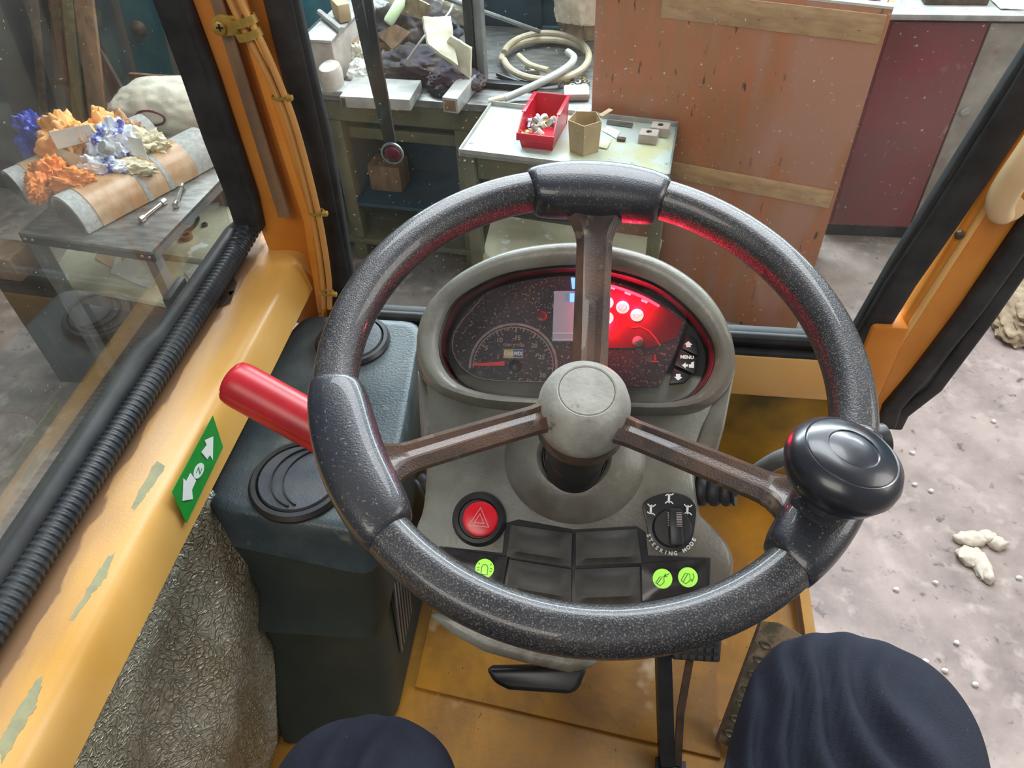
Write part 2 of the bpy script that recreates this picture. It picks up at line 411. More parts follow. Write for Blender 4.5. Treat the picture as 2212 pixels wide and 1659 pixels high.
def text(s, o, xd, yd, size, align='CENTER', th=0.0002, scx=1.0, bold=0.0, spacing=1.0):
    cu = bpy.data.curves.new('t', 'FONT'); cu.body = s; cu.size = size; cu.align_x = align; cu.align_y = 'CENTER'
    cu.offset = bold; cu.space_character = spacing; cu.resolution_u = 3
    to = bpy.data.objects.new('t', cu); COL.objects.link(to)
    dg = bpy.context.evaluated_depsgraph_get()
    me = bpy.data.meshes.new_from_object(to.evaluated_get(dg))
    bpy.data.objects.remove(to); bpy.data.curves.remove(cu)
    b = B(); b.bm.from_mesh(me); bpy.data.meshes.remove(me)
    xd = Vector(xd).normalized(); yd = Vector(yd).normalized(); n = xd.cross(yd)
    for v in b.bm.verts: v.co = Vector(o) + xd * v.co.x * scx + yd * v.co.y + n * th
    return b


def disp(b, amt, sc, seed=0, axis=None):
    for v in b.bm.verts:
        q = v.co * sc + Vector((seed * 3.7, seed * 1.3, seed))
        d = noise.noise_vector(q) + 0.5 * noise.noise_vector(q * 2.3)
        v.co += (d * amt if axis is None else Vector(axis) * d.x * amt)
    return b


def rail_stain():
    nt = M['rail'].node_tree; N = nt.nodes; L = nt.links; b = N['Principled BSDF']
    src = b.inputs['Base Color'].links[0].from_socket
    tc = N.new('ShaderNodeTexCoord'); sp = N.new('ShaderNodeSeparateXYZ'); L.new(tc.outputs['Object'], sp.inputs[0])
    mp = N.new('ShaderNodeMapping'); mp.inputs['Scale'].default_value = (1.0, .25, 1.0); L.new(tc.outputs['Object'], mp.inputs[0])
    n = N.new('ShaderNodeTexNoise'); n.inputs['Scale'].default_value = 45; n.inputs['Detail'].default_value = 7; L.new(mp.outputs[0], n.inputs['Vector'])
    a = N.new('ShaderNodeMath'); a.operation = 'MULTIPLY_ADD'; a.inputs[1].default_value = .050; L.new(n.outputs['Fac'], a.inputs[0]); L.new(sp.outputs[0], a.inputs[2])
    for lo, hi, col, mx_ in ((.056, .034, (0.46, 0.27, 0.15), .6), (.0300, .0265, (0.16, 0.09, 0.06), .75)):
        r = N.new('ShaderNodeMapRange'); r.inputs['From Min'].default_value = lo; r.inputs['From Max'].default_value = hi; r.inputs['To Max'].default_value = mx_
        L.new(a.outputs[0], r.inputs['Value'])
        m_ = N.new('ShaderNodeMix'); m_.data_type = 'RGBA'; L.new(r.outputs[0], m_.inputs['Factor']); L.new(src, m_.inputs['A']); m_.inputs['B'].default_value = (*col, 1)
        src = m_.outputs['Result']
    L.new(src, b.inputs['Base Color'])


rail_stain()


def crumple(name, c, sx, sy, sz, mt, seed, parent=None, rot=0, sub=5, amt=0.35, sc=None):
    b = B(); bmesh.ops.create_icosphere(b.bm, subdivisions=sub, radius=1)
    s = max(sx, sy)
    for v in b.bm.verts:
        p = v.co.copy()
        k = 1 + amt * (noise.noise(p * 1.7 + Vector((seed, seed * 2, 0))) + 0.7 * abs(noise.noise(p * 3.5 + Vector((0, seed, seed)))) + 0.35 * noise.noise(p * 8 + Vector((seed, 0, 0))))
        rg = sum((1 - 2.2 * abs(noise.noise(p * f_ + Vector((seed * 1.7, 0, seed))))) * g_ for f_, g_ in ((2.6, .5), (5.5, .3), (10, .08)))
        p *= k * (1 + amt * .22 * rg)
        p.z = max(p.z, -0.55)
        x, y = p.x * sx, p.y * sy
        v.co = Vector(c) + Vector((x * cos(rot) - y * sin(rot), x * sin(rot) + y * cos(rot), (p.z + 0.55) * sz))
    return obj(name, b, mt, parent, 60)


def sheet(name, corners, mt, seed, amt=0.012, sc=9, n=14, th=0.003, lift=None):
    """a limp four-cornered sheet with thickness"""
    a, bq, c, d = [Vector(p) for p in corners]
    nrm = (bq - a).cross(d - a).normalized()
    g = []
    for i in range(n + 1):
        r = []
        for j in range(n + 1):
            u, v = i / n, j / n
            p = a * (1 - u) * (1 - v) + bq * u * (1 - v) + c * u * v + d * (1 - u) * v
            q = p * sc + Vector((seed * 5.1, seed, 0))
            p = p + nrm * (noise.noise(q) * amt * 2 + abs(noise.noise(q * 2.2)) * amt) + Vector((noise.noise(q * 1.1 + Vector((9, 0, 0))), noise.noise(q * 1.1 + Vector((0, 9, 0))), 0)) * amt * 0.8
            r.append(p)
        g.append(r)
    b = B()
    top = [[b.bm.verts.new(p + nrm * th) for p in r] for r in g]
    bot = [[b.bm.verts.new(p) for p in r] for r in g]
    for i in range(n):
        for j in range(n):
            b.bm.faces.new((top[i][j], top[i + 1][j], top[i + 1][j + 1], top[i][j + 1]))
            b.bm.faces.new((bot[i][j], bot[i][j + 1], bot[i + 1][j + 1], bot[i + 1][j]))
    for k in range(n):
        b.bm.faces.new((top[k][0], bot[k][0], bot[k + 1][0], top[k + 1][0]))
        b.bm.faces.new((top[k][n], top[k + 1][n], bot[k + 1][n], bot[k][n]))
        b.bm.faces.new((top[0][k], top[0][k + 1], bot[0][k + 1], bot[0][k]))
        b.bm.faces.new((top[n][k], bot[n][k], bot[n][k + 1], top[n][k + 1]))
    return obj(name, b, mt, None, 60)


UP = Vector((0, 0, 1))
# ================================================================== THE WORKSHOP
BA = Vector((0.995, -0.104, 0)).normalized()          # along the bench and the back wall
BN = Vector((0.104, 0.995, 0)).normalized()           # away from the cab
b = B(); b.box((0, 2.0, -0.05), 12, 12, 0.1); o = obj('floor', b, 'concrete'); o['kind'] = 'structure'
W0 = hz(1140, 92, 0.84)                               # foot of the teal wall behind the bench
b = B(); b.box(W0 + BN * 0.80 + UP * 0.6 + BA * 0.3, 8.0, 0.16, 3.0, (BA, BN, UP)); o = obj('wall_back', b, 'teal'); o['kind'] = 'structure'
for k in range(3):
    b = B(); b.box(W0 + BN * 0.708 + UP * (0.32 + 0.55 * k) + BA * 0.3, 8.0, 0.02, 0.03, (BA, BN, UP)); o = obj('trim_%d' % (k + 1), b, 'blue'); o['kind'] = 'structure'
b = B(); b.box((-4.0, 2.0, 1.3), 0.2, 5.0, 2.8); o = obj('wall_left', b, 'darkwall'); o['kind'] = 'structure'

# ---- workbench (black-and-grey top on an olive frame)
ZB = 0.84
f0, f1 = hz(640, 196, ZB), hz(1278, 245, ZB)
dirb = (f1 - f0).normalized(); nb = Vector((-dirb.y, dirb.x, 0))
f0 = f0 - dirb * 0.22
wlen = (f1 - f0).length
wb = thing('workbench', 'long cluttered workbench with an olive steel frame and dusty grey top', 'workbench', (f0 + dirb * wlen / 2 + nb * 0.3) * 1.0 - UP * ZB)


def bench(a, bb, c, d, e, f_, bev=0.004):
    """box from along a..bb, depth c..d, height e..f_ in bench axes"""
    q = B(); q.box(f0 + dirb * ((a + bb) / 2) + nb * ((c + d) / 2) + UP * ((e + f_) / 2 - ZB), bb - a, d - c, f_ - e, (dirb, nb, UP), bev); return q


obj('worktop', bench(0, wlen, 0, 0.78, ZB - 0.03, ZB), 'steel', wb)
obj('front_beam', bench(0.02, wlen - 0.01, 0.03, 0.07, ZB - 0.13, ZB - 0.031), 'olive', wb)
def bpx(px): return (hp(px, 330, f0 + nb * .03, nb) - f0).dot(dirb)


for a in (bpx(722), bpx(985), wlen - 0.07):
    obj('leg', bench(a, a + 0.06, 0.03, 0.09, 0, ZB - 0.131), 'olive', wb)
obj('shelf_rail', bench(0.05, wlen - 0.08, 0.095, 0.13, ZB - 0.24, ZB - 0.19), 'olive', wb)
obj('back_panel', bench(0.0, wlen, 0.34, 0.36, 0, ZB - 0.031), 'blue', wb)
obj('lower_shelf', bench(0.0, wlen, 0.02, 0.33, 0.10, 0.13), 'olive', wb)
q = hp(945, 440, f0 + nb * 0.2, nb)
tag(obj('storage_box', B().box((q.x, q.y, 0.13 + 0.09), 0.16, 0.12, 0.18, (dirb, nb, UP), 0.005), 'ochre'), 'ochre yellow box on the low shelf under the workbench', 'box')
q = hp(842, 408, f0 + nb * 0.15, nb)
obj('middle_shelf', bench(bpx(722) + .065, bpx(985) - .005, 0.02, 0.33, q.z - .02, q.z - .001), 'blue', wb)
tag(obj('wooden_block', B().box((q.x, q.y + .03, q.z + .065), 0.155, 0.12, 0.13, (dirb, nb, UP), 0.012), 'wood'), 'rusty brown block on the dark shelf under the bench, behind the wiper tip', 'block')

# ---- things lying on the bench
TB = 0.841


def on(px, py, z=TB): return hz(px, py, z)


def blk(name, px, py, sx, sy, sz, mt, label, cat, rot=0, z=TB, bev=0.006, group=None):
    c = on(px, py, z); ax = (Vector((cos(rot), sin(rot), 0)), Vector((-sin(rot), cos(rot), 0)), UP)
    return tag(obj(name, B().box(c + UP * sz / 2, sx, sy, sz, ax, bev), mt), label, cat, group)


t = thing('steel_channel', 'square pale steel channel lying on the left end of the workbench', 'steel bar', on(700, 190))
c = on(712, 175); ax = (Vector((0.97, -0.1, 0)).normalized(), Vector((0.1, 0.97, 0)).normalized(), UP)
obj('channel_body', B().box(c + ax[1] * 0.17 + UP * 0.085, 0.115, 0.40, 0.17, ax, 0.006), 'palepink', t)
obj('top_flange', B().box(c + ax[1] * 0.17 + UP * 0.176, 0.125, 0.42, 0.012, ax, 0.003), 'pale', t)
t = thing('machine_casting', 'small domed pinkish casting on a flat foot in front of the square channel', 'casting', on(722, 196))
c = on(722, 196)
obj('foot', B().box(c + UP * 0.012, 0.18, 0.10, 0.024, ax, 0.008), 'pale', t)
b = B(); b.lathe([(0.062, 0.02), (0.064, 0.075), (0.055, 0.10), (0.03, 0.112)], c, UP, 24, sx=1.0, sy=0.7); obj('dome', b, 'palepink', t)
t = thing('steel_plate', 'thick grey steel plate on the bench edge behind the wiper arm', 'steel plate', on(820, 225))
a, bq = on(738, 232), on(888, 240)
u = (bq - a).normalized(); v = Vector((-u.y, u.x, 0))
obj('plate_body', B().prism([a, bq, bq + v * 0.17, a + v * 0.17], UP * 0.045, 0.003), 'pale', t)
obj('notch', B().prism([a + u * 0.005 - v * 0.004, a + u * 0.02 - v * 0.004, a + u * 0.02 + v * 0.01, a + u * 0.005 + v * 0.01], UP * 0.04), 'rust', t)
t = thing('steel_square_tube', 'short pale square tube overhanging the front edge of the bench', 'square tube', on(995, 235))
c = on(998, 215); ax2 = (Vector((0.99, -0.18, 0)).normalized(), Vector((0.18, 0.99, 0)).normalized(), UP)
b = B().box(c + UP * 0.032, 0.062, 0.24, 0.06, ax2, 0.004)
obj('tube_wall', b, 'pale', t)
obj('open_end', B().box(c + UP * 0.032 - ax2[1] * 0.1205, 0.044, 0.004, 0.042, ax2), 'wood', t)
blk('wooden_block', 760, 118, 0.13, 0.25, 0.10, 'wood', 'brown wooden block behind the domed casting on the bench', 'wooden block', 0.1)
# rag and scrap pile
pile = [('oily_rag', 905, 165, .17, .10, .07, 'rag', 'dark oily rag heap in the middle of the bench', 'rag', 3),
        ('oily_rag', 985, 195, .10, .07, .05, 'rag', 'small dark blue rag at the bench front beside the square tube', 'rag', 8),
        ('oily_rag', 800, 95, .10, .08, .07, 'rag', 'black rag behind the wooden block', 'rag', 9),
        ('oily_rag', 900, 105, .16, .10, .12, 'rag', 'high dark rag mound under the foam sheets', 'rag', 19),
        ('leather_scrap', 838, 112, .09, .04, .07, 'wood', 'rusty brown leather scrap on the rag pile', 'scrap', 5),
        ('white_bag', 850, 40, .20, .12, .15, 'foam', 'crumpled off-white bag at the back of the bench', 'bag', 14),
        ('white_bag', 960, 45, .13, .08, .10, 'sack', 'small pale bag beside the upright steel frame', 'bag', 15),
        ('white_bag', 905, 35, .12, .08, .20, 'ragcream', 'beige knotted bag between the two pale bags', 'bag', 18),
        ('grey_cloth', 830, 80, .10, .06, .09, 'felt', 'grey cloth lump beside the brown leather flap', 'cloth', 23),
        ('cloth_scrap', 788, 175, .055, .045, .05, 'paper', 'crumpled white scrap beside the wiper arm', 'cloth', 16),
        ('cloth_scrap', 778, 142, .06, .04, .06, 'foam', 'torn white scrap in front of the brown wooden block', 'cloth', 24),
        ('cloth_scrap', 905, 150, .05, .035, .05, 'card', 'tan cloth scrap leaning on the oily rag heap', 'cloth', 17)]
for nm, px, py, sx, sy, sz, mt, lb, ct, sd in pile:
    tag(crumple(nm, on(px, py), sx, sy, sz, M[mt], sd), lb, ct)


def leaning(name, pxs, zs, mt, label, cat, seed, amt=0.01, th=0.012):
    cs = [hz(p[0], p[1], z) for p, z in zip(pxs, zs)]
    tag(sheet(name, cs, M[mt], seed, amt, 8, 12, th), label, cat)


leaning('foam_sheet', [(922, 100), (985, 145), (972, 40), (908, 40)], [TB + .20, TB + .12, TB + .24, TB + .27], 'foam', 'pale foam sheet leaning on the rag pile, upper of two', 'foam sheet', 2)
leaning('foam_sheet', [(948, 112), (1018, 168), (1022, 100), (980, 72)], [TB + .14, TB + .06, TB + .17, TB + .22], 'foam', 'pale foam sheet leaning on the rag pile, lower of two', 'foam sheet', 4)
leaning('cardboard_scrap', [(870, 30), (925, 45), (930, 10), (880, -10)], [TB + .2, TB + .2, TB + .27, TB + .27], 'burlap', 'brown cardboard scrap on top of the off-white bag', 'cardboard', 6)
leaning('leather_flap', [(815, 75), (850, 108), (890, 70), (860, 55)], [TB + .17, TB + .15, TB + .22, TB + .22], 'wood', 'pointed brown leather flap over the oily rags', 'scrap', 7, 0.006, 0.006)
b = B(); c0, c1 = on(838, 50, TB + .2), on(856, 20, TB + .24)
b.lathe([(0.018, 0), (0.022, 0.01), (0.022, 0.09), (0.012, 0.11)], c0, c1 - c0, 16)
tag(obj('plastic_bottle', b, 'greenplast'), 'pale green plastic bottle end sticking out of the rag pile', 'bottle')
b = B(); b.tube(spline([on(880, 130, TB + .1), on(920, 75, TB + .18), on(968, 30, TB + .2), on(985, -10, TB + .22)]), 0.005, 8)
tag(obj('loose_cable', b, 'pale'), 'thin pale cable looping over the foam sheets', 'cable')
b = B(); b.tube(spline([on(880, 132, TB + .02), on(925, 126, TB + .04), on(952, 110, TB + .08), on(955, 90, TB + .12)]), 0.006, 8)
tag(obj('loose_cable', b, 'pale'), 'short white cable end in front of the foam sheets', 'cable')
scr = [(800, 135), (815, 150), (828, 130), (842, 145), (850, 160), (862, 148), (872, 138), (800, 160), (838, 165), (880, 155), (820, 168), (865, 165), (790, 150)]
for k, (px, py) in enumerate(scr):
    c = on(px, py); r = random.uniform(0, pi)
    b = B(); b.tube([c + UP * 0.012, c + Vector((cos(r), sin(r), 0.25)) * random.uniform(0.03, 0.07) + UP * 0.012], 0.009, 6)
    tag(obj('metal_offcut', b, ('fitting', 'rust', 'pale')[k % 3]), ('bright zinc offcut', 'rusty brown offcut', 'dull pale offcut')[k % 3] + ' strewn between the rags and the steel plate', 'metal scrap', 'metal offcuts among the rags on the bench')
c = on(930, 140); b = B(); b.lathe([(0.016, 0), (0.016, 0.05), (0.024, 0.052), (0.024, 0.075)], c + UP * 0.02, Vector((0.8, -0.5, 0.1)), 12)
tag(obj('bolt', b, 'paper'), 'pale headed plug lying in front of the foam sheets', 'bolt')
b = B(); b.tube([on(690, 26, TB + .2), on(738, 65, TB + .2)], 0.012, 8)
tag(obj('steel_rod', b, 'pale'), 'short bright rod crossing above the square channel', 'rod')
blk('wooden_wedge', 740, 40, 0.05, 0.10, 0.07, 'card', 'small light wooden wedge on the back end of the square channel', 'wooden block', 0.6, TB + .185)

# upright steel frame on the bench
t = thing('upright_steel_frame', 'dark upright steel frame standing on the bench beside the hose', 'steel frame', on(1040, 190))
c = on(1036, 182)
obj('post', B().box(c + UP * 0.45 - dirb * 0.022, 0.035, 0.05, 0.9, (dirb, nb, UP), 0.003), 'black', t)
obj('post_face', B().box(c + UP * 0.45 + dirb * 0.013 + nb * 0.01, 0.032, 0.05, 0.9, (dirb, nb, UP), 0.003), 'greymetal', t)
obj('foot_bar', B().box(c + dirb * 0.11 + UP * 0.012 - nb * 0.015, 0.26, 0.035, 0.024, (dirb, nb, UP), 0.003), 'black', t)
b = B(); b.tube([on(960, -5, TB + .30), on(1165, 68, TB + .06)], 0.009, 8)
tag(obj('steel_rod', b, 'greymetal'), 'long grey rod slanting down behind the upright steel frame', 'rod')
# hose
hc = on(1175, 128)


def ring(cx, cy, rx, ry, a0, a1, z0, z1, n=34):
    return [on(cx + rx * cos(radians(a0 + (a1 - a0) * k / n)), cy - ry * sin(radians(a0 + (a1 - a0) * k / n)), TB + z0 + (z1 - z0) * k / n) for k in range(n + 1)]


pth = ring(1180, 122, 92, 50, 170, -170, 0.045, 0.03) + ring(1180, 128, 96, 42, -170, -330, 0.03, 0.02)[2:]
b = B(); b.tube(spline(pth, 3), 0.0135, 10); hs = obj('hose_coil', b, 'tanhose'); tag(hs, 'tan rubber hose coiled in loops on the bench', 'hose')
pth = [on(1128, 122, TB + .06), on(1140, 140, TB + .045), on(1180, 158, TB + .04), on(1225, 150, TB + .04), on(1240, 125, TB + .05), on(1228, 112, TB + .055)] 
pth = [on(1120, 120, TB + .05), on(1145, 140, TB + .045), on(1185, 152, TB + .05)]
b = B(); b.tube(spline(pth, 6), 0.012, 10); tag(obj('hose_offcut', b, 'tanhose'), 'short inner hose piece with a bright end inside the coil', 'hose')
t = thing('grey_hose', 'straight grey hose with pale end running out of the coil to the bench front', 'hose', on(1150, 170))
b = B(); b.tube(spline([on(1226, 112, TB + .06), on(1240, 125, TB + .06), on(1225, 145, TB + .065), on(1180, 172, TB + .06), on(1120, 200, TB + .03), on(1090, 212, TB + .02)], 6), 0.014, 12)
obj('hose_body', b, 'greyhose', t)
b = B(); b.tube([on(1094, 210, TB + .022), on(1055, 218, TB + .016)], 0.012, 10, scales=[1.1, 0.7]); obj('hose_end', b, 'ragcream', t)
b = B(); b.tube(spline([on(1074, 160, TB + .01), on(1120, 176, TB + .01), on(1170, 180, TB + .01), on(1240, 165, TB + .01)], 6), 0.008, 8)
tag(obj('black_cable', b, 'black'), 'thin black cable under the hose coil', 'cable')
nuts = [(1212, 188), (1225, 180), (1236, 190), (1248, 182), (1258, 176), (1262, 190), (1240, 200), (1226, 198), (1252, 198), (1268, 182)]
for k, (px, py) in enumerate(nuts):
    c = on(px, py)
    b = B(); b.lathe([(0.007, 0), (0.014, 0.0), (0.014, 0.012), (0.007, 0.012)], c + UP * 0.001, Vector((random.uniform(-.2, .2), random.uniform(-.2, .2), 1)), 6, False, False)
    tag(obj('hex_nut', b, ('fitting', 'goldfit', 'palepink')[k % 3]), ('silvery hex nut', 'brass-coloured hex nut', 'dull pinkish hex nut')[k % 3] + ' in the small heap between hose and plywood', 'nut', 'loose nuts on the bench by the plywood')
blk('steel_weight', 1245, 208, 0.10, 0.09, 0.03, 'palepink', 'flat grey weight on the bench edge against the plywood', 'steel block', 0.1, bev=0.01)
blk('steel_weight', 1150, 158, 0.06, 0.05, 0.025, 'fitting', 'small bright block under the hose coil', 'steel block', 0.2, bev=0.008)
t = thing('woven_sack', 'beige woven sack standing at the back of the bench beside the plywood', 'sack', on(1255, 60))
t2 = crumple('sack_body', on(1265, 70), .14, .12, .30, M['burlap'], 21, t, amt=.2)
crumple('sack_top', on(1262, 40, TB + .12), .13, .09, .22, M['sack'], 22, t, amt=.25)
for k, (px, w_) in enumerate(((1090, .36), (1195, .33))):
    q = hz(px, 55, TB)
    t = thing('steel_locker', ('dark blue steel locker behind the upright frame', 'dark blue steel locker between upright frame and sack')[k], 'locker', (q.x, q.y + 0.02, TB))
    obj('locker_body', B().box((q.x, q.y + 0.05, TB + 0.25), w_, 0.12, 0.5, (BA, BN, UP), 0.006), 'blue', t)

# ---- tray table
ZSHELF = (hy(1020, 545, 2.41).z + hy(1045, 465, 2.75).z) / 2
ZT = 0.85
A, Bq, Cq, Dq = hz(990, 325, ZT), hz(1447, 380, ZT), hz(1465, 268, ZT), hz(1060, 222, ZT)
tt = thing('tray_table', 'metal tray table with pale stained lining in front of the plywood', 'table', (A + Bq + Cq + Dq) / 4 - UP * ZT)
obj('table_top', B().prism([A - UP * .02, Bq - UP * .02, Cq - UP * .02, Dq - UP * .02], UP * 0.012, 0.001), 'tray', tt)


def strip(p, q, wd, h, mt, par, z0):
    d = (q - p).normalized(); s_ = Vector((-d.y, d.x, 0)) * wd
    return obj('rim', B().prism([p + UP * z0, q + UP * z0, q + s_ + UP * z0, p + s_ + UP * z0], UP * h, 0.0012), mt, par)


strip(A, Bq, 0.006, 0.026, 'pale', tt, -0.02); strip(Bq, Cq, 0.006, 0.028, 'greymetal', tt, -0.02)
strip(Cq, Dq, 0.006, 0.03, 'pale', tt, -0.02); strip(Dq, A, 0.006, 0.026, 'pale', tt, -0.02)
for k, (p, s1, s2) in enumerate(((A, 1, 1), (Bq, -1, 1), (Cq, -1, -1), (Dq, 1, -1))):
    u = (Bq - A).normalized(); v = Vector((-u.y, u.x, 0)); c = p + u * 0.03 * s1 + v * 0.03 * s2
    obj('leg', B().box(Vector((c.x, c.y, (ZT - 0.021) / 2)), 0.045, 0.045, ZT - 0.021, (u, v, UP), 0.003), 'olive', tt)
u = (Bq - A).normalized(); v = Vector((-u.y, u.x, 0))
obj('apron', B().prism([A + u * .055 + v * .03 - UP * .02, Bq - u * .055 + v * .03 - UP * .02, Bq - u * .055 + v * .045 - UP * .02, A + u * .055 + v * .045 - UP * .02], -UP * 0.10, 0.001), 'olive', tt)
obj('side_sheet', B().prism([A + u * .11 + v * .06 - UP * .125, Bq - u * .03 + v * .06 - UP * .125, Bq - u * .03 + v * .065 - UP * .125, A + u * .11 + v * .065 - UP * .125], -UP * 0.07), 'olive', tt)
zs = ZSHELF
p1, p2, p3, p4 = hz(1020, 530, zs), hz(1440, 570, zs), hz(1450, 500, zs), hz(1045, 462, zs)
p1 = A + u * .0 + v * .055; p2 = Bq + v * .055
obj('lower_shelf', B().prism([Vector((q.x, q.y, zs)) for q in (A + v * .02 + u * .05, Bq + v * .02 - u * 0.02, Cq - u * .0 - v * .06, Dq - v * .06)], -UP * 0.025, 0.003), 'creamshelf', tt)
for p in (A, A + u * .03, Bq - u * .02, Bq - u * .05):
    obj('rivet', B().lathe([(0.005, 0), (0.003, 0.003)], p + u * .02 - UP * .036 - v * 0.001, -v, 10), 'fitting', tt)
# red bin on the tray
ZL = ZT - 0.0075
bl, br = hz(1128, 318, ZL), hz(1195, 326, ZL)
bu = (br - bl).normalized(); bv = Vector((-bu.y, bu.x, 0)); bv = (hz(1222, 262, ZL) - br); bv = (bv - bu * bv.dot(bu)).normalized()
wbn = 0.128; dbn = 0.205
t = thing('parts_bin', 'red open-front parts bin full of small fittings on the tray table', 'parts bin', bl + bu * wbn / 2 + bv * dbn / 2)
O = bl - bu * 0.01


def pb(x, y, z): return O + bu * x + bv * y + UP * z


th = 0.004
obj('bin_floor', B().prism([pb(0.008, 0, 0), pb(wbn - .008, 0, 0), pb(wbn - .008, dbn, 0), pb(0.008, dbn, 0)], UP * th), 'redbin', t)
for s_ in (0, 1):
    x0, x1 = (0, th) if s_ == 0 else (wbn - th, wbn)
    xb = 0.008 if s_ == 0 else -0.008
    lo = [pb(x0 + xb, 0, 0), pb(x0 + xb, dbn, 0), pb(x0, dbn, .108), pb(x0, 0.05, .108), pb(x0, -0.018, .062)]
    obj('bin_side', B().prism(lo, bu * th), 'redbin', t)
    obj('side_flange', B().prism([pb(x0 - .004, dbn, .104), pb(x0 + .010, dbn, .104), pb(x0 + .010, 0.05, .104), pb(x0 - .004, 0.05, .104)], UP * 0.005, 0.001), 'redbin', t)
obj('bin_back', B().prism([pb(0.006, dbn - th, 0), pb(wbn - .006, dbn - th, 0), pb(wbn, dbn - th, .108), pb(0, dbn - th, .108)], bv * th), 'redbin', t)
obj('bin_front', B().prism([pb(0.008, 0, 0), pb(wbn - .008, 0, 0), pb(wbn, -.018, .062), pb(0, -.018, .062)], bv * th), 'redbin', t)
obj('bin_lip', B().prism([pb(-.003, -.028, .040), pb(wbn + .003, -.028, .040), pb(wbn + .003, -.022, .064), pb(-.003, -.022, .064)], bv * 0.006, 0.001), 'redbin', t)
for k in range(22):
    x = random.uniform(.02, wbn - .02); y = random.uniform(.012, dbn - .09); z = 0.03 + random.uniform(0, .022) + (y * .15)
    c = pb(x, y, z); nrm = Vector((random.uniform(-1, 1), random.uniform(-1, 1), random.uniform(.2, 1)))
    b = B()
    if k % 3 == 0: b.lathe([(0.006, 0), (0.013, 0), (0.013, 0.014), (0.006, 0.014)], c, nrm, 12, False, False)
    elif k % 3 == 1: b.lathe([(0.009, 0), (0.009, 0.02), (0.014, 0.022), (0.014, 0.03)], c, nrm, 6)
    else: b.lathe([(0.004, 0), (0.012, 0.004), (0.013, 0.011), (0.004, 0.015)], c, nrm, 12)
    tag(obj('pipe_fitting', b, ('paper', 'fitting', 'goldfit', 'ragcream', 'wrapper', 'fitting')[k % 6]), ('white', 'silvery', 'brass-coloured', 'cream', 'blue and white', 'silvery')[k % 6] + (' ring fitting', ' headed plug fitting', ' domed cap fitting')[k % 3] + ' jumbled inside the red parts bin', 'fitting', 'fittings in the red bin')
# cardboard pot
c = hz(1262, 322, ZL); b = B()
prof = [(.052, 0), (.060, .115), (.057, .115), (.048, .006)]
b.lathe(prof, c, UP, 5, True, True)
t = thing('cardboard_carton', 'open many-sided cardboard carton beside the red parts bin', 'carton', c)
obj('carton_wall', b, 'card', t, sharp=25)
b = B(); x_, y_, _ = frame(UP)
e0 = c + Vector((.042, .02, .115))
obj('carton_flap', B().prism([e0, e0 + Vector((.035, .03, .01)), e0 + Vector((.05, -.0, .02)), e0 + Vector((.015, -.02, .005))], UP * .002), 'card', t)
leaning('paper_scrap', [(1296, 280), (1330, 300), (1340, 285), (1312, 270)], [ZL + .001] * 4, 'paper', 'crumpled white paper scrap behind the cardboard carton', 'paper', 31, 0.003, 0.001)
leaning('paper_scrap', [(1292, 318), (1310, 322), (1322, 300), (1300, 296)], [ZL + .003] * 4, 'foam', 'pale curled scrap right beside the cardboard carton', 'paper', 32, 0.004, 0.001)
for k, (px, py, lb) in enumerate(((1400, 305, 'square grey steel block with a hole, front one of two on the tray'), (1425, 290, 'square grey steel block, rear one of two on the tray'))):
    c = hz(px, py, ZL); t = thing('steel_block', lb, 'steel block', c)
    obj('block_body', B().box(c + UP * .018, .065, .05, .036, (u, v, UP), .004), 'palepink', t)
    obj('bore', B().lathe([(.010, 0), (.009, .001)], c + UP * .0362, UP, 16), 'black', t)
c = hz(1342, 304, ZL); tag(obj('metal_clip', B().box(c + UP * .006, .03, .018, .012, (u, v, UP), .003), 'rust'), 'small dark clip on the tray between paper and steel blocks', 'clip')
for px, py in ((1018, 308), (1305, 312)):
    c = hz(px, py, ZL); tag(obj('small_washer', B().lathe([(.003, 0), (.008, 0), (.008, .002), (.003, .002)], c, UP, 14, False, False), 'paper'), ('lone washer at the left end of the tray' if px < 1100 else 'lone washer beside the cardboard carton'), 'washer')
leaning('steel_strip', [(1310, 268), (1365, 276), (1368, 268), (1312, 260)], [ZL + .002] * 4, 'steel', 'thin steel strip at the back of the tray below the plywood', 'steel strip', 33, 0.0005, 0.004)

# ---- plywood board with two battens
Pn = Vector((-0.95931397, 0.28234146, 0)); PN = Vector((Pn.y, -Pn.x, 0))
PB = hy(1715, 725, 2.5); PB.z = 0


def onply(px, py): return hp(px, py, PB, PN)


tl = onply(1287, 0); tr = onply(1935, 22); wl = (Vector((tl.x, tl.y, 0)) - PB).dot(Pn)
pt = thing('plywood_panel', 'large reddish plywood panel standing between bench and maroon cabinet', 'plywood panel', PB + Pn * wl / 2)
H0 = tr.z
bk = -PN if (-PN).y > 0 else PN
obj('board', B().prism([PB, PB + Pn * wl, PB + Pn * wl + UP * H0, PB + UP * H0], bk * 0.018, 0.001), 'plywood', pt)
obj('side_return', B().prism([PB + bk * .019, PB + bk * .6, PB + bk * .6 + UP * H0, PB + bk * .019 + UP * H0], Pn * .018), 'plywood', pt)
for (ya, yb, yc, yd) in (((1470, 0), (1905, 58), (1908, 97), (1470, 40)), ((1452, 352), (1800, 408), (1790, 447), (1450, 385))):
    z1 = (onply(*yb).z + onply(*ya).z) / 2; z0 = (onply(*yc).z + onply(*yd).z) / 2
    if z1 > 1.1: z1 = H0 - 0.015
    obj('batten', B().prism([PB + Pn * .012 + UP * z0, PB + Pn * (wl * .75) + UP * z0, PB + Pn * (wl * .75) + UP * z1, PB + Pn * .012 + UP * z1], -bk * 0.006, 0.001), 'batten', pt)
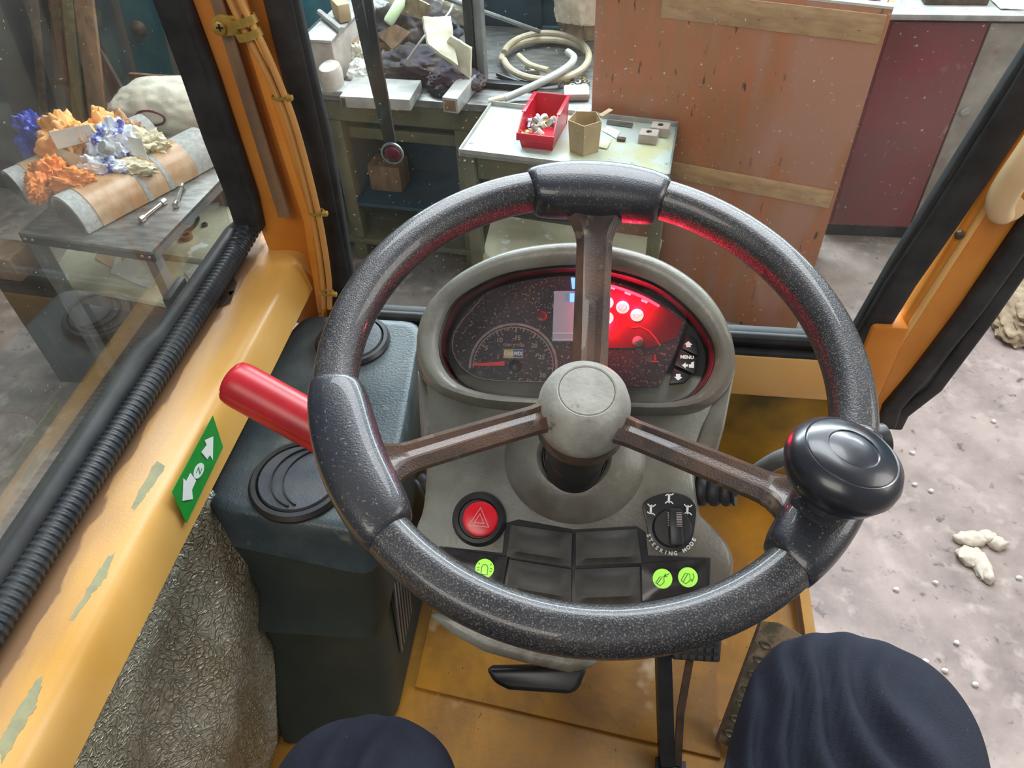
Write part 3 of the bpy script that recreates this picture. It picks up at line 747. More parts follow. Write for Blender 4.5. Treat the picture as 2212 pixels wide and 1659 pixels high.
obj('top_edge_strip', B().prism([PB + UP * (H0 + .0005), PB + Pn * wl + UP * (H0 + .0005), PB + Pn * wl + UP * (H0 + .0005) + bk * .03, PB + UP * (H0 + .0005) + bk * .03], UP * .008), 'paper', pt)

# ---- maroon cabinet
YC = 3.2
c0, c1 = hy(1790, 490, YC), hy(1950, 38, YC); zt = c1.z
ct = thing('steel_cabinet', 'maroon two-door steel cabinet right of the plywood panel', 'cabinet', (1.5, YC + .25, 0))
xl = 0.985; xs = hy(2040, 300, YC).x; xr = xs + (xs - xl) * 1.0
zb = 0.09
obj('cabinet_body', B().box(((xl + xr) / 2, YC + .255, (zt + zb) / 2), xr - xl, .49, zt - zb, None, .004), 'maroon', ct)
obj('cabinet_top', B().box(((xl + xr) / 2, YC + .24, zt + .012), xr - xl + .03, .54, .022, None, .003), 'pale', ct)
for a, bb, mt in ((xl + .022, xs - .004, 'maroon'), (xs + .004, xr - .02, 'greydust')):
    d = obj('door', B().box(((a + bb) / 2, YC + .003, (zt + zb) / 2), bb - a, .014, zt - zb - .03, None, .003), mt, ct)
    hx_ = bb - .03 if a < xs - .1 else a + .03
    if a > xs - .1: obj('handle', B().lathe([(.016, 0), (.018, .008), (.009, .012)], Vector((hx_, YC - .004, zt - .36)), Vector((0, -1, 0)), 20), 'fitting', d)
obj('shadow_gap_block', B().box(((xl + xr) / 2, YC + .27, .045), xr - xl - .04, .42, .088), 'black', ct)  # black block standing for the shaded gap under the cabinet
c = hy(2020, 15, YC + .12)
t = thing('metal_tin', 'rusty rectangular tin on top of the maroon cabinet', 'tin', (1.235, YC + .13, zt + .023))
obj('tin_body', B().box((1.235, YC + .13, zt + .023 + .022), .23, .13, .044, None, .005), 'rust', t)
tag(sheet('newspaper', [(1.38, YC + .02, zt + .024), (1.62, YC + .02, zt + .024), (1.60, YC + .34, zt + .026), (1.36, YC + .34, zt + .026)], M['paper'], 41, .004), 'white paper spread on the cabinet top beside the tin', 'paper')
crumple('green_bundle', (1.52, YC + .40, zt + .024), .13, .06, .06, M['greenplast'], 42)['label'] = 'green and dark bundle at the back of the cabinet top'
bpy.data.objects['green_bundle']['category'] = 'bundle'

# ---- left: steel table with rolled felt, rubbish, tools
ZS = 0.75
FL, FR = hz(38, 503, ZS), hz(325, 545, ZS)
BR = hz(472, 392, ZS); uy = (BR - FR).normalized(); ux = (FL - FR).normalized()
ln = 0.72
BR = FR + uy * ln; BL = FL + uy * ln
lt = thing('steel_table', 'low black steel table seen through the side window', 'table', (FL + FR + BR + BL) / 4 - UP * ZS)
obj('table_top', B().prism([FL - UP * .012, FR - UP * .012, BR - UP * .012, BL - UP * .012], UP * 0.012, 0.001), 'steel', lt)
obj('front_rail', B().prism([FL - UP * .04, FR - UP * .04, FR + uy * .012 - UP * .04, FL + uy * .012 - UP * .04], UP * 0.027), 'black', lt)
obj('side_rail', B().prism([FR - UP * .04, BR - UP * .04, BR + ux * .012 - UP * .04, FR + ux * .012 - UP * .04], UP * 0.027), 'greymetal', lt)
for p, s1, s2 in ((FR, 1, 1), (FL, -1, 1), (BR, 1, -1), (BL, -1, -1)):
    c = p + ux * .025 * s1 + uy * .028 * s2; zb_ = .0 if s2 > 0 else .3835
    lg = obj('leg', B().box(Vector((c.x, c.y, (ZS - .013 + zb_) / 2)), .04, .04, ZS - .013 - zb_, (ux, uy, UP), .003), 'greymetal', lt)
obj('cross_brace', B().tube([FL + uy * .03 - ux * .03 - UP * .05, FR + uy * .45 + ux * .03 - UP * .40], .012, 8), 'olive', lt)
for k in range(4):
    p = (FR, FR, FL, FL)[k] + ux * ((.012, .04, -.02, -.05)[k]) - UP * .02 - uy * .001
    obj('rivet', B().lathe([(.006, 0), (.004, .004)], p, -uy, 10), 'fitting', lt)
zs = 0.36
S = [hz(105, 618, zs), hz(395, 672, zs), hz(560, 560, zs), hz(520, 420, zs), hz(200, 470, zs)]
sh = thing('low_pallet_table', 'low cream-topped platform under and behind the steel table', 'platform', (S[0] + S[1] + S[2] + S[3] + S[4]) / 5 - UP * zs)
obj('platform_board', B().prism(S, UP * .022, .003), 'creamshelf', sh)
obj('edge_board', B().prism([S[0] - UP * .06, S[1] - UP * .06, S[1] - UP * .06 + uy * .02, S[0] - UP * .06 + uy * .02], UP * .058), 'wood', sh)
for p in (S[0], S[1], S[3], S[4]):
    cc = sum(S, Vector()) / 5; c = p + (cc - p).normalized() * .06
    obj('leg', B().box(Vector((c.x, c.y, (zs - .062) / 2)), .05, .05, zs - .062), 'darkwood', sh)
zz = zs + .023
leaning('brown_paper_sheet', [(205, 560), (300, 610), (330, 560), (215, 530)], [zz] * 4, 'batten', 'triangular brown paper lying under the steel table', 'paper', 51, .003, .002)
leaning('white_paper_sheet', [(240, 590), (325, 625), (350, 560), (255, 545)], [zz + .004] * 4, 'paper', 'white paper sheet over the brown one under the steel table', 'paper', 52, .004, .002)
leaning('white_paper_sheet', [(400, 590), (430, 640), (470, 600), (440, 560)], [zz] * 4, 'paper', 'pale paper beside the right leg of the steel table', 'paper', 53, .003, .002)
c = hz(405, 515, zz); tag(obj('rusty_ring', B().lathe([(.014, 0), (.024, 0), (.024, .02), (.014, .02)], c, UP, 20, False, False), 'wood'), 'small rusty ring on the cream platform', 'ring')
c = hz(443, 488, zz); tag(obj('rusty_nut', B().lathe([(.006, 0), (.013, 0), (.013, .012), (.006, .012)], c, UP, 6, False, False), 'rust'), 'small rusty nut behind the ring on the cream platform', 'nut')
b = B(); b.tube(spline([hz(385, 505, zz + .01), hz(415, 492, zz + .01), hz(428, 470, zz + .01), hz(405, 462, zz + .01)]), .007, 8)
tag(obj('rubber_hose_end', b, 'black'), 'short curled black hose on the cream platform', 'hose')


def roll(name, near, far, wd, ht, label, n=10):
    near = Vector(near); far = Vector(far); d = (far - near).normalized(); s_ = Vector((d.y, -d.x, 0))
    ln_ = (far - near).length
    prof = [(wd / 2 * cos(pi * k / 14), ht * sin(pi * k / 14) ** 0.8 + .004) for k in range(15)]
    t = thing(name, label, 'felt roll', near + d * ln_ / 2)

    def seg(a, bb, k):
        bq = B(); bq.loft([[near + d * (a + (bb - a) * i / 6) + s_ * (p[0] * k) + UP * ((p[1] - .004) * k + .004 + .002 * noise.noise(near + d * (a + i * .1) * 6)) for p in prof] for i in range(7)]); return bq
    obj('felt_core', seg(0, ln_, 1.0), 'felt', t)
    obj('tape_wrap', seg(ln_ * .10, ln_ * .80, 1.025), 'tape', t)
    for a in (.42, .58): obj('tape_band', seg(ln_ * a, ln_ * (a + .035), 1.04), 'felt', t)
    ins = B(); ins.loft([[near - d * .0015 + s_ * (p[0] * .86) + UP * (p[1] * .84 + .003) for p in prof], [near - d * .003 + s_ * (p[0] * .86) + UP * (p[1] * .84 + .003) for p in prof]])
    obj('hollow_end', ins, 'black', t)
    return t


roll('felt_roll', hz(158, 487, ZS + .001), hz(448, 335, ZS + .001), .20, .105, 'grey felt roll wrapped in brown tape, nearer one on the steel table')
roll('felt_roll', hz(42, 425, ZS + .001), hz(330, 300, ZS + .001), .19, .095, 'grey felt roll wrapped in brown tape, farther one under the rubbish')
ZR = ZS + .10
trash = [('orange_rag', 165, 330, .085, .06, .09, 'paleorange', 'pale orange crumpled wrapping on the felt rolls', 'wrapping', 61, 0),
         ('orange_rag', 240, 305, .06, .05, .07, 'paleorange', 'small orange cloth behind the blue and white wrapper', 'cloth', 62, 0),
         ('orange_rag', 125, 395, .06, .05, .06, 'orangecloth', 'rust orange cloth hanging at the near end between the rolls', 'cloth', 63, -.03),
         ('orange_rag', 165, 400, .07, .035, .04, 'orangecloth', 'flat orange cloth draped over the nearer felt roll', 'cloth', 64, .0),
         ('orange_rag', 100, 415, .03, .05, .05, 'orangecloth', 'narrow orange strip of cloth hanging beside the rolls', 'cloth', 69, -.03),
         ('plastic_bag', 98, 315, .06, .05, .08, 'bluebag', 'deep blue plastic bag behind the white card box', 'bag', 65, 0),
         ('food_wrapper', 262, 335, .075, .06, .08, 'wrapper', 'blue and white crumpled wrapper on top of the rubbish', 'wrapper', 66, 0),
         ('food_wrapper', 225, 375, .07, .035, .04, 'wrapper', 'torn blue and white wrapper spilling onto the nearer roll', 'wrapper', 67, 0),
         ('cream_rag', 320, 325, .08, .05, .055, 'ragcream', 'cream rag at the far end of the rubbish heap', 'rag', 68, 0),
         ('cream_rag', 275, 368, .09, .035, .03, 'ragcream', 'flat cream rag lying along the nearer felt roll', 'rag', 70, 0),
         ('red_stained_rag', 275, 292, .06, .04, .05, 'tape', 'brownish pink rag behind the white paper', 'rag', 71, 0)]
for nm, px, py, sx, sy, sz, mt, lb, ct_, sd, dz in trash:
    tag(crumple(nm, hz(px, py + 8, ZR + dz - .02), sx, sy, sz, M[mt], sd, amt=.6), lb, ct_)
leaning('white_paper', [(290, 335), (322, 345), (310, 300), (275, 295)], [ZR + .03, ZR + .02, ZR + .08, ZR + .08], 'paper', 'white paper sheet propped on the rubbish heap', 'paper', 72, .006, .002)
leaning('white_card', [(125, 322), (215, 300), (192, 268), (105, 285)], [ZR + .06, ZR + .06, ZR + .12, ZR + .12], 'paper', 'flat white card lid propped up at the back of the rubbish', 'card', 73, .0015, .002)
leaning('card_tray', [(105, 345), (175, 365), (190, 345), (130, 320)], [ZR + .01, ZR + .01, ZR + .05, ZR + .05], 'foam', 'pinkish white card tray under the orange wrapping', 'card', 74, .002, .002)
leaning('card_tray', [(90, 370), (160, 385), (180, 372), (100, 355)], [ZR - .0, ZR - .0, ZR + .01, ZR + .01], 'ragcream', 'cream card sheet between the rust orange cloth and the card tray', 'card', 75, .003, .002)
c = hz(240, 325, ZR + .07); b = B(); b.lathe([(.018, 0), (.021, .035), (.0, .036)], c, Vector((-.3, -.5, .6)), 16)
tag(obj('paper_cup', b, 'felt'), 'small grey paper cup on the blue and white wrapper', 'cup')
for nm, a, bb, lb in (('spanner', (312, 468), (347, 440), 'chrome spanner on the steel table nearest its front'), ('socket_wrench', (381, 437), (392, 408), 'short socket tool on the steel table, farther from the front')):
    p, q = hz(*a, ZS + .012), hz(*bb, ZS + .012); t = thing(nm, lb, 'tool', p)
    obj('shaft', B().tube([p, q], .006, 10), 'chrome', t)
    for e_, k in ((p, -1), (q, 1)):
        dd = (q - p).normalized(); obj('head', B().lathe([(.007, 0), (.011, .002), (.011, .020), (.007, .022)], e_ + dd * (.002 if k > 0 else -.002), dd * k, 12), 'chrome', t)
# white sack behind, crate under it
q = hz(385, 275, .70)
tag(obj('storage_crate', B().box((q.x - .04, q.y + .06, .35), .52, .26, .70, (BA, BN, UP), .01), 'darkwood'), 'dark wooden crate carrying the white sack behind the steel table', 'crate')
t = thing('white_sack', 'white sack with a red mark on the dark crate behind the felt rolls', 'sack', (q.x, q.y, .70))
crumple('sack_body', (q.x - .0, q.y, .70), .25, .14, .13, M['sack'], 81, t, amt=.09)
pm = [hz(378 + 22 * cos(a), 268 + 12 * sin(a), .80) - Vector((0, .02, 0)) for a in [k * pi / 6 for k in range(12)]]
cc = q + Vector((.0, -.15, .12)); 
obj('red_mark', B().tube([cc + Vector((.06 * cos(k * pi / 8), -.008, .03 * sin(k * pi / 8))) for k in range(16)], .005, 6, True), 'darkred', t)
q2 = hz(50, 475, .60)
tag(obj('wooden_beam', B().box((-2.52, 2.05, .58), .85, .12, .10, (BA, BN, UP), .01), 'wood'), 'brown beam lying left of the steel table', 'beam')
for k, s_ in enumerate((-.35, .35)):
    tag(obj('trestle', B().box((-2.52 + s_, 2.05 - s_ * .1, .264), .10, .12, .528), 'darkwood'), ('dark trestle block under the outer end of the beam', 'dark trestle block under the beam end near the steel table')[k], 'trestle')
# planks leaning at the back
for k, (a, bb, wd, mt, lb) in enumerate((((165, 0), (202, 285), .085, 'wood', 'light brown plank leaning behind the steel table, widest one'),
                                          ((140, 0), (165, 280), .05, 'olive', 'greenish narrow plank leaning beside the light brown one'),
                                          ((68, 0), (95, 300), .035, 'rust', 'thin reddish lath leaning at the dark wall'),
                                          ((112, 0), (130, 285), .05, 'darkwood', 'dark plank leaning between lath and greenish plank'))):
    p = hy(bb[0], bb[1], 3.05); q = hy(a[0], a[1], 3.2)
    d = (q - p).normalized(); p = p - d * (p.z / d.z) + UP * 0; q = q + d * .3
    sd = Vector((1, 0, 0)); nn = sd.cross(d).normalized()
    tag(obj('plank', B().prism([p + UP * .002, p + sd * wd + UP * .002, q + sd * wd, q], nn * .02, .002), mt), lb, 'plank')
p1, p2, p3 = hy(200, 120, 3.12), hy(318, 290, 3.0), hy(205, 290, 3.0)
p1 = hy(205, 88, 3.16); p2 = hy(322, 300, 3.02)
tag(obj('leaning_board', B().prism([Vector((p1.x, p1.y, p1.z + .1)), p1, p2, Vector((p2.x, p2.y, .0)), Vector((p1.x, p2.y, .0))], Vector((0, .02, 0))), 'darkwood'), 'dark slanting board leaning against the teal wall', 'board')
q = hy(345, 225, 3.3); zc = hy(345, 160, 3.44).z
tag(obj('cardboard_sheet', B().box((q.x + .06, q.y + .12, zc / 2), .52, .02, zc, (BA, BN, UP), .002), 'wood'), 'brown board standing against the teal wall behind the white sack', 'board')
tag(obj('dark_backboard', B().box((-3.15, 3.36, .9), 1.3, .05, 1.8, (BA, BN, UP), .004), 'darkwall'), 'large sooty board against the wall behind the leaning planks', 'board')
q = hp(300, 62, W0 + BN * .715, BN)
t = thing('wall_hook', 'dark round hook on the teal wall behind the side window', 'hook', q)
obj('hook_cap', B().lathe([(.05, 0), (.035, .03), (.01, .045)], q, Vector((0, -1, 0)), 20), 'rust', t)
# debris on the floor
for k, (px, py, sx, sy) in enumerate(((2092, 1168, .045, .025), (2128, 1165, .03, .02), (2150, 1178, .025, .02), (2088, 1205, .03, .035), (2115, 1222, .025, .05), (2130, 1245, .018, .03))):
    tag(crumple('plaster_chip', hz(px, py, .0), sx, sy, .02, M['whitechips'], 90 + k, sub=3), ('largest pale plaster chip, far left of the broken patch on the floor', 'middle chip at the far side of the broken plaster patch', 'rightmost chip at the far side of the broken plaster patch', 'round plaster chip on the left side of the broken patch', 'long plaster chip in the middle of the broken patch', 'narrow plaster chip nearest the cab in the broken patch')[k], 'plaster chip', 'plaster chips on the floor')
for k, (px, py) in enumerate(((1935, 1005), (1975, 1048), (1832, 1160), (2145, 912), (1970, 980), (1800, 1205), (2020, 1260), (2040, 1450), (2105, 1480), (1935, 1275), (2065, 1390), (1998, 1430), (2200, 1250), (2010, 1062))):
    tag(crumple('grit_crumb', hz(px, py, .0), .008, .007, .008, M['paper'], 110 + k, sub=2), 'tiny white crumb scattered on the concrete floor', 'crumb', 'white crumbs on the floor')
tag(crumple('dusty_cloth_bundle', hz(2215, 700, 0),   .13, .17, .08, M['burlap'], 130, amt=.3), 'dusty brown cloth bundle on the floor beyond the door pillar', 'cloth bundle')
tag(obj('red_bracket', B().box(hz(2225, 590, 0) + UP * .06, .3, .12, .12, None, .01), 'darkred'), 'dark red box on the floor at the edge beyond the door pillar', 'box')
# ================================================================== THE CAB
ZF = 1.05
cabt = thing('vehicle_cab', 'yellow steel vehicle cab with glazed front and side windows around the steering wheel', 'vehicle cab', (-.05, .4, ZF - .06))
# floor
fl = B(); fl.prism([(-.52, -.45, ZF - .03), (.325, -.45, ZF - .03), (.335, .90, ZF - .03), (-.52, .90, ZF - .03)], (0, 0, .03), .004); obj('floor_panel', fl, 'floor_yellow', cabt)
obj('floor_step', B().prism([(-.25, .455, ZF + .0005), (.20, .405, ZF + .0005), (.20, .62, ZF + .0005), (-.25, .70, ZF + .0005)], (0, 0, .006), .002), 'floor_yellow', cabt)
obj('floor_edge', B().sweep([(.345, -.40, ZF - .02), (.345, .86, ZF - .02)], [(-.008, -.04), (.008, -.04), (.008, .034), (-.008, .034)], (0, 0, 1)), 'yellow', cabt)
# front lower wall and sill
YW = 0.885
obj('front_panel', B().box((-.065, YW + .015, (ZF + 1.40) / 2), .87, .014, 1.40 - ZF), 'olive_yellow', cabt)
s0, s1 = hy(1580, 766, YW - .02), hy(1580, 850, YW - .02)
zs1, zs0 = s0.z, s1.z
obj('sill_beam', B().box((-.05, YW - .008, (zs0 + zs1) / 2), .86, .03, zs1 - zs0, None, .005), 'yellow', cabt)
obj('corner_post', B().box((.395, YW + .005, (ZF + zs1) / 2 + .04), .05, .05, zs1 - ZF + .06, None, .006), 'orange', cabt)
# windscreen: pane and rubber
WL0, WR0 = hy(752, 612, YW + .01), hy(1868, 735, YW + .01)
w0, w1 = hy(815, 690, YW), hy(1750, 728, YW)
zw = (w0.z + w1.z) / 2
for k, (dz, r) in enumerate(((0.006, .009), (-.020, .010))):
    obj('windscreen_gasket', B().sweep([(-.43, YW - .006 + k * -.004, zw + dz), (.375, YW - .006 + k * -.004, zw + dz)], [(r * cos(2 * pi * i / 10), r * .95 * sin(2 * pi * i / 10)) for i in range(10)], (0, 0, 1)), 'rubber', cabt)
obj('gasket_base', B().box((-.03, YW + .005, zw - .012), .80, .02, .05, None, .004), 'rubber', cabt)


def post(name, pxs, y, wd, dp, mt, ybk=None, n=5, par=cabt, rnd=True, tpr=None):
    """post following a pixel line in the plane y, real width and depth"""
    pts = [hy(px, py, y) for px, py in pxs]
    a, c = pts[0], pts[-1]; d = (a - c).normalized(); pts = [a + d * .0] + pts[1:]
    pr = [(wd / 2 * sgn(cos(t)) * abs(cos(t)) ** .45, dp / 2 * sgn(sin(t)) * abs(sin(t)) ** .45) for t in [2 * pi * (k + .5) / 20 for k in range(20)]]
    return obj(name, B().sweep(pts, pr, (0, 1, 0)), mt, par)


def sgn(v): return 1 if v >= 0 else -1


ps = B(); gl = [hy(590, -250, .905), hy(752, 700, .905), hy(1850, 745, .905), hy(2480, -250, .905)]
ps.prism([gl[0], gl[1], gl[2], gl[3]], (0, .004, 0)); obj('windscreen', ps, 'glass', cabt)
# left pillar: rubber, orange section with a brown strip for the shaded step, rubber
post('pillar_seal', [(545, -250), (604, 0), (680, 330), (735, 600), (748, 690)], .890, .036, .018, 'rubber')
post('pillar_seal', [(582, -250), (628, 0), (668, 175), (695, 280), (722, 430), (752, 610), (762, 690)], .894, .022, .016, 'rubber')
pl = B()
c_ = [(395, -3, .87), (560, -3, .90), (716, 690, .90), (565, 480, .87)]


def pol(pxs): return [hy(a, bq, c) for a, bq, c in pxs]


pp_ = pol([(330, -260, .872), (505, -260, .905), (588, 0, .905), (745, 700, .905), (640, 700, .872), (556, 480, .872), (395, 0, .872)])
obj('front_pillar', B().prism(pp_, (0, .045, 0), .003), 'orange', cabt)
p_in = pol([(452, -260, .868), (500, -3, .868), (655, 480, .868), (690, 700, .868), (700, 700, .868), (672, 480, .868), (516, -3, .868), (468, -260, .868)])
obj('pillar_ridge', B().prism(p_in, (0, .02, 0), .002), 'orange', cabt)
p_in = pol([(400, -260, .866), (452, -3, .866), (601, 470, .866), (625, 470, .866), (477, -3, .866), (425, -260, .866)])
obj('shaded_step_strip', B().prism(p_in, (0, .01, 0), .001), 'wood', cabt, label='brown strip painted as the shaded step down the orange pillar')  # brown colour stands for the shade along the pillar's step
p_in = pol([(330, -260, .866), (393, -3, .866), (556, 480, .866), (564, 480, .866), (402, -3, .866), (338, -260, .866)])
obj('pillar_flange', B().prism(p_in, (0, .01, 0), .001), 'yellow', cabt)
# side window: plane x ~ -.53
post('side_window_gasket', [(295, -220), (366, 0), (425, 165), (470, 300), (512, 410), (533, 478)], .865, .034, .02, 'rubber')
post('side_window_gasket', [(325, -220), (394, 0), (455, 165), (500, 300), (540, 420), (556, 490)], .868, .020, .02, 'rubber')
g = B(); XG = -.545
gp = [Vector((XG, .235, 1.56)), Vector((XG, .875, 1.56)), Vector((XG + .02, .885, 1.62)), Vector((XG + .045, .885, 1.98)), Vector((XG + .045, -.3, 1.98)), Vector((XG, -.3, 1.56))]
gp = [Vector((-.548, -.4, 1.555)), Vector((-.548, .885, 1.555)), Vector((-.548, .885, 1.585)), Vector((-.52, .885, 2.15)), Vector((-.52, -.4, 2.15))]
g.prism(gp, (-.004, 0, 0)); obj('side_window', g, 'sideglass', cabt)
b = B(); b.tube([(-.552, -.4, 1.572), (-.552, .12, 1.572), (-.552, .35, 1.576), (-.552, .60, 1.578), (-.550, .655, 1.570), (-.550, .875, 1.566), (-.535, .888, 1.575), (-.528, .888, 1.60)], .015, 12, scales=[1, 1, 1, 1, .8, .8, .8, .8])
obj('sill_gasket', b, 'rubber', cabt)
obj('gasket_clip', B().box((-.572, .735, 1.566), .012, .05, .022, None, .004), 'rubber', cabt)
# sill rail
prof = [(-.585, 1.475), (-.585, 1.540), (-.53, 1.546), (-.515, 1.546), (-.492, 1.538), (-.476, 1.5345), (-.467, 1.530), (-.462, 1.524), (-.4585, 1.516), (-.455, 1.506), (-.450, 1.476), (-.456, 1.470)]
rail = obj('sill_rail', B().loft([[Vector((x + (.0 if y < .5 else .004), y, z)) for x, z in prof] for y in (-.45, .1, .4, .7, .925)]), 'rail', cabt, sharp=24)
# decal
sgp = [hx(458, 898, -.4525), hx(482, 965, -.4520), hx(401, 1130, -.4505), hx(371, 1060, -.4505)]


def onrail(px, py, e=.0012):
    """the inner face of the rail: plane through (-.455,*,1.506) and (-.450,*,1.476)"""
    n = Vector((.030, 0, .005)).normalized(); return hp(px, py, Vector((-.4505 + .0022, 0, 1.49)) + n * e, n)


rn = Vector((.030, 0, .005)).normalized()
dec = obj('direction_decal', B().prism([onrail(459, 898, 0), onrail(481, 966, 0), onrail(402, 1130, 0), onrail(371, 1062, 0)], rn * .0008), 'green', rail, label='green decal with white arrows and a circled N')
mk = B()


def railpoly(pts): mk.prism([onrail(a, c) for a, c in pts], rn * .0005)


railpoly([(460, 943), (459, 994), (453, 983), (447, 992), (435, 977), (446, 962), (442, 951)])
railpoly([(396, 1033), (402, 1040), (411, 1022), (423, 1038), (414, 1058), (416, 1078), (394, 1082)])
mk2 = B()
cn = onrail(429, 1017); ry_ = (onrail(440, 990) - onrail(418, 1044)).normalized(); rx_ = ry_.cross(rn)
cir = [cn + (onrail(429 + 9 * cos(a) + 4 * sin(a), 1017 + 17 * sin(a) * -1 + 2 * cos(a)) - cn) for a in [2 * pi * k / 24 for k in range(24)]]
railpoly([(429 + 10 * cos(a) - 0 * sin(a) + 5 * sin(a), 1017 - 17 * sin(a)) for a in [2 * pi * k / 24 for k in range(24)]])
tN = text('N', cn + rn * .0006, (onrail(437, 1020) - onrail(421, 1014)), (onrail(434, 1003) - onrail(424, 1031)), .012)
obj('decal_marks', [(mk, 'white'), (tN, 'green')], None, rail)
rp = B()
for pts in (((480, 640), (505, 600), (512, 612), (496, 655), (470, 668)), ((493, 632), (507, 628), (498, 640))):
    zt_ = 1.5465; rp.prism([hz(a, c, zt_) for a, c in pts], (0, 0, .0008))
obj('chipped_patch', rp, 'rust', rail, label='rusty chipped paint patch')
for k, pts in enumerate(([(405, 905), (392, 912), (362, 960), (352, 975), (340, 995), (300, 1060), (282, 1100), (290, 1102), (330, 1045), (360, 1000), (372, 985), (398, 935)],
                         [(248, 1190), (232, 1200), (190, 1270), (150, 1340), (158, 1338), (200, 1280), (225, 1245)], [(92, 1460), (75, 1475), (30, 1545), (0, 1600), (0, 1645), (40, 1580), (70, 1530), (85, 1490)])):
    pp2 = []
    for a, c in pts:
        p = hz(a, c, 1.537); pp2.append(Vector((p.x, p.y, 1.5405 - .22 * (p.x + .505) + .0)))
    pj = []
    for i in range(len(pp2)):
        a0, a1 = pp2[i], pp2[(i + 1) % len(pp2)]
        for q in range(8):
            v_ = a0 + (a1 - a0) * (q / 8); v_ = v_ + Vector((noise.noise(v_ * 260) * .0022, noise.noise(v_ * 260 + Vector((9, 9, 9))) * .004, 0)); v_.z = 1.5405 - .22 * (v_.x + .505); pj.append(v_)
    pp2 = pj
    obj('tape_residue', B().prism(pp2, (0, 0, .0006)), M.setdefault('resid', mat('grey_residue', (0.38, 0.36, 0.20), (0.30, 0.30, 0.18), .6, vs=60)), rail)
# corrugated conduit
n = 700; path = []; sc = []
for k in range(n):
    y = -.42 + 1.315 * k / (n - 1); x = -.532 + .0 * y; z = 1.562 + .003 * sin(y * 5)
    if y > .84: x += (y - .84) * .25; z += (y - .84) * .35
    path.append((x, y, z)); sc.append(1.0 if (k % 4) < 2 else .90)
ch = obj('corrugated_conduit', B().tube(path, .0155, 14, False, sc), 'hose_blk'); tag(ch, 'black corrugated conduit lying along the yellow window rail', 'conduit')
# right pillar
RP = [(2470, -15), (2225, 325), (2075, 560), (1960, 740), (1888, 862), (1880, 905)]
post('door_pillar', RP, .895, .062, .03, 'orange')
post('pillar_lip', [(a - 12, c - 12) for a, c in RP[:-1]], .880, .008, .012, 'yellow')
post('pillar_seal', [(2480, -230), (2215, 195), (2040, 465), (1945, 605), (1868, 735), (1850, 770)], .884, .040, .024, 'rubber')
post('pillar_seal', [(2450, -230), (2190, 170), (2025, 430), (1935, 572), (1852, 715)], .892, .02, .02, 'rubber')
post('door_seal', [(2440, 175), (2215, 490), (2100, 655), (1985, 800), (1925, 870), (1912, 912)], .885, .030, .030, 'rubber')
post('door_seal', [(2470, 200), (2240, 510), (2125, 680), (2015, 830), (1945, 885), (1930, 915)], .893, .026, .026, 'rubber')
gh = thing('grab_handle', 'peach plastic grab handle on the right-hand door pillar', 'handle', hy(2190, 460, .86))
hpth = spline([hy(2163, 470, .85), hy(2160, 440, .84), hy(2180, 400, .83), hy(2222, 340, .82), hy(2290, 240, .83), hy(2340, 190, .86)], 6)
obj('grip', B().sweep(hpth, [(.017 * cos(t), .013 * sin(t)) for t in [2 * pi * k / 16 for k in range(16)]], None, False, True, [.55, .8, .95] + [1] * (len(hpth) - 3)), 'cream', gh)
obj('mount', B().lathe([(.016, 0), (.014, .025)], hy(2185, 455, .855), Vector((0, 1, 0)), 16), 'cream', gh)
bt = hy(2072, 505, .879); obj('bolt', B().lathe([(.006, 0), (.006, .004), (.003, .006)], bt, Vector((0, -1, 0)), 8), 'rust', cabt)
# cables along the left pillar
for k, off in enumerate((0, 1)):
    pts = [(455 + off * 22, -130), (497 + off * 22, 0), (545 + off * 22, 95), (592 + off * 16, 190), (625 + off * 14, 275), (660 + off * 13, 400), (682 + off * 13, 500), (697 + off * 13, 600), (700 + off * 12, 665)]
    yy = [.850] * 6 + [.852, .858, .862]
    tag(obj('control_cable', B().tube(spline([hy(a, c, y) for (a, c), y in zip(pts, yy)], 6), .0042, 10), 'cable'), ('tan cable on the orange pillar, side nearer the side window', 'tan cable on the orange pillar, side nearer the windscreen')[k], 'cable')
pc = thing('pipe_clamp', 'ochre pipe clamp with a cross-head screw holding both tan cables', 'clamp', hy(520, 55, .86))
for k, (px, py, w2) in enumerate(((527, 45, .022), (538, 74, .022))):
    c = hy(px, py, .852); d = (hy(545, 95, .852) - hy(497, 0, .852)).normalized(); s_ = d.cross(Vector((0, 1, 0)))
    lp = [c + s_ * (.0155 * cos(2 * pi * i / 24)) + Vector((0, -.009, 0)) * sin(2 * pi * i / 24) for i in range(24)]
    obj('clamp_band', B().sweep(lp, [(-.0008, -.0045), (.0008, -.0045), (.0008, .0045), (-.0008, .0045)], d, True), 'brass', pc)
c = hy(478, 58, .8575)
obj('clamp_tab', B().prism([hy(455, 42, .856), hy(470, 32, .856), hy(515, 38, .856), (hy(520, 75, .856)), hy(480, 80, .856), hy(462, 68, .856)], (0, .004, 0), .001), 'brass', pc)
obj('screw', [(B().lathe([(.0085, 0), (.008, .003), (.005, .005)], hy(474, 60, .8555), Vector((0, -1, 0)), 20), 'brass'), (B().box(hy(474, 60, .850), .008, .001, .0018, None), 'black'), (B().box(hy(474, 60, .850), .0018, .001, .008, None), 'black')], None, pc)
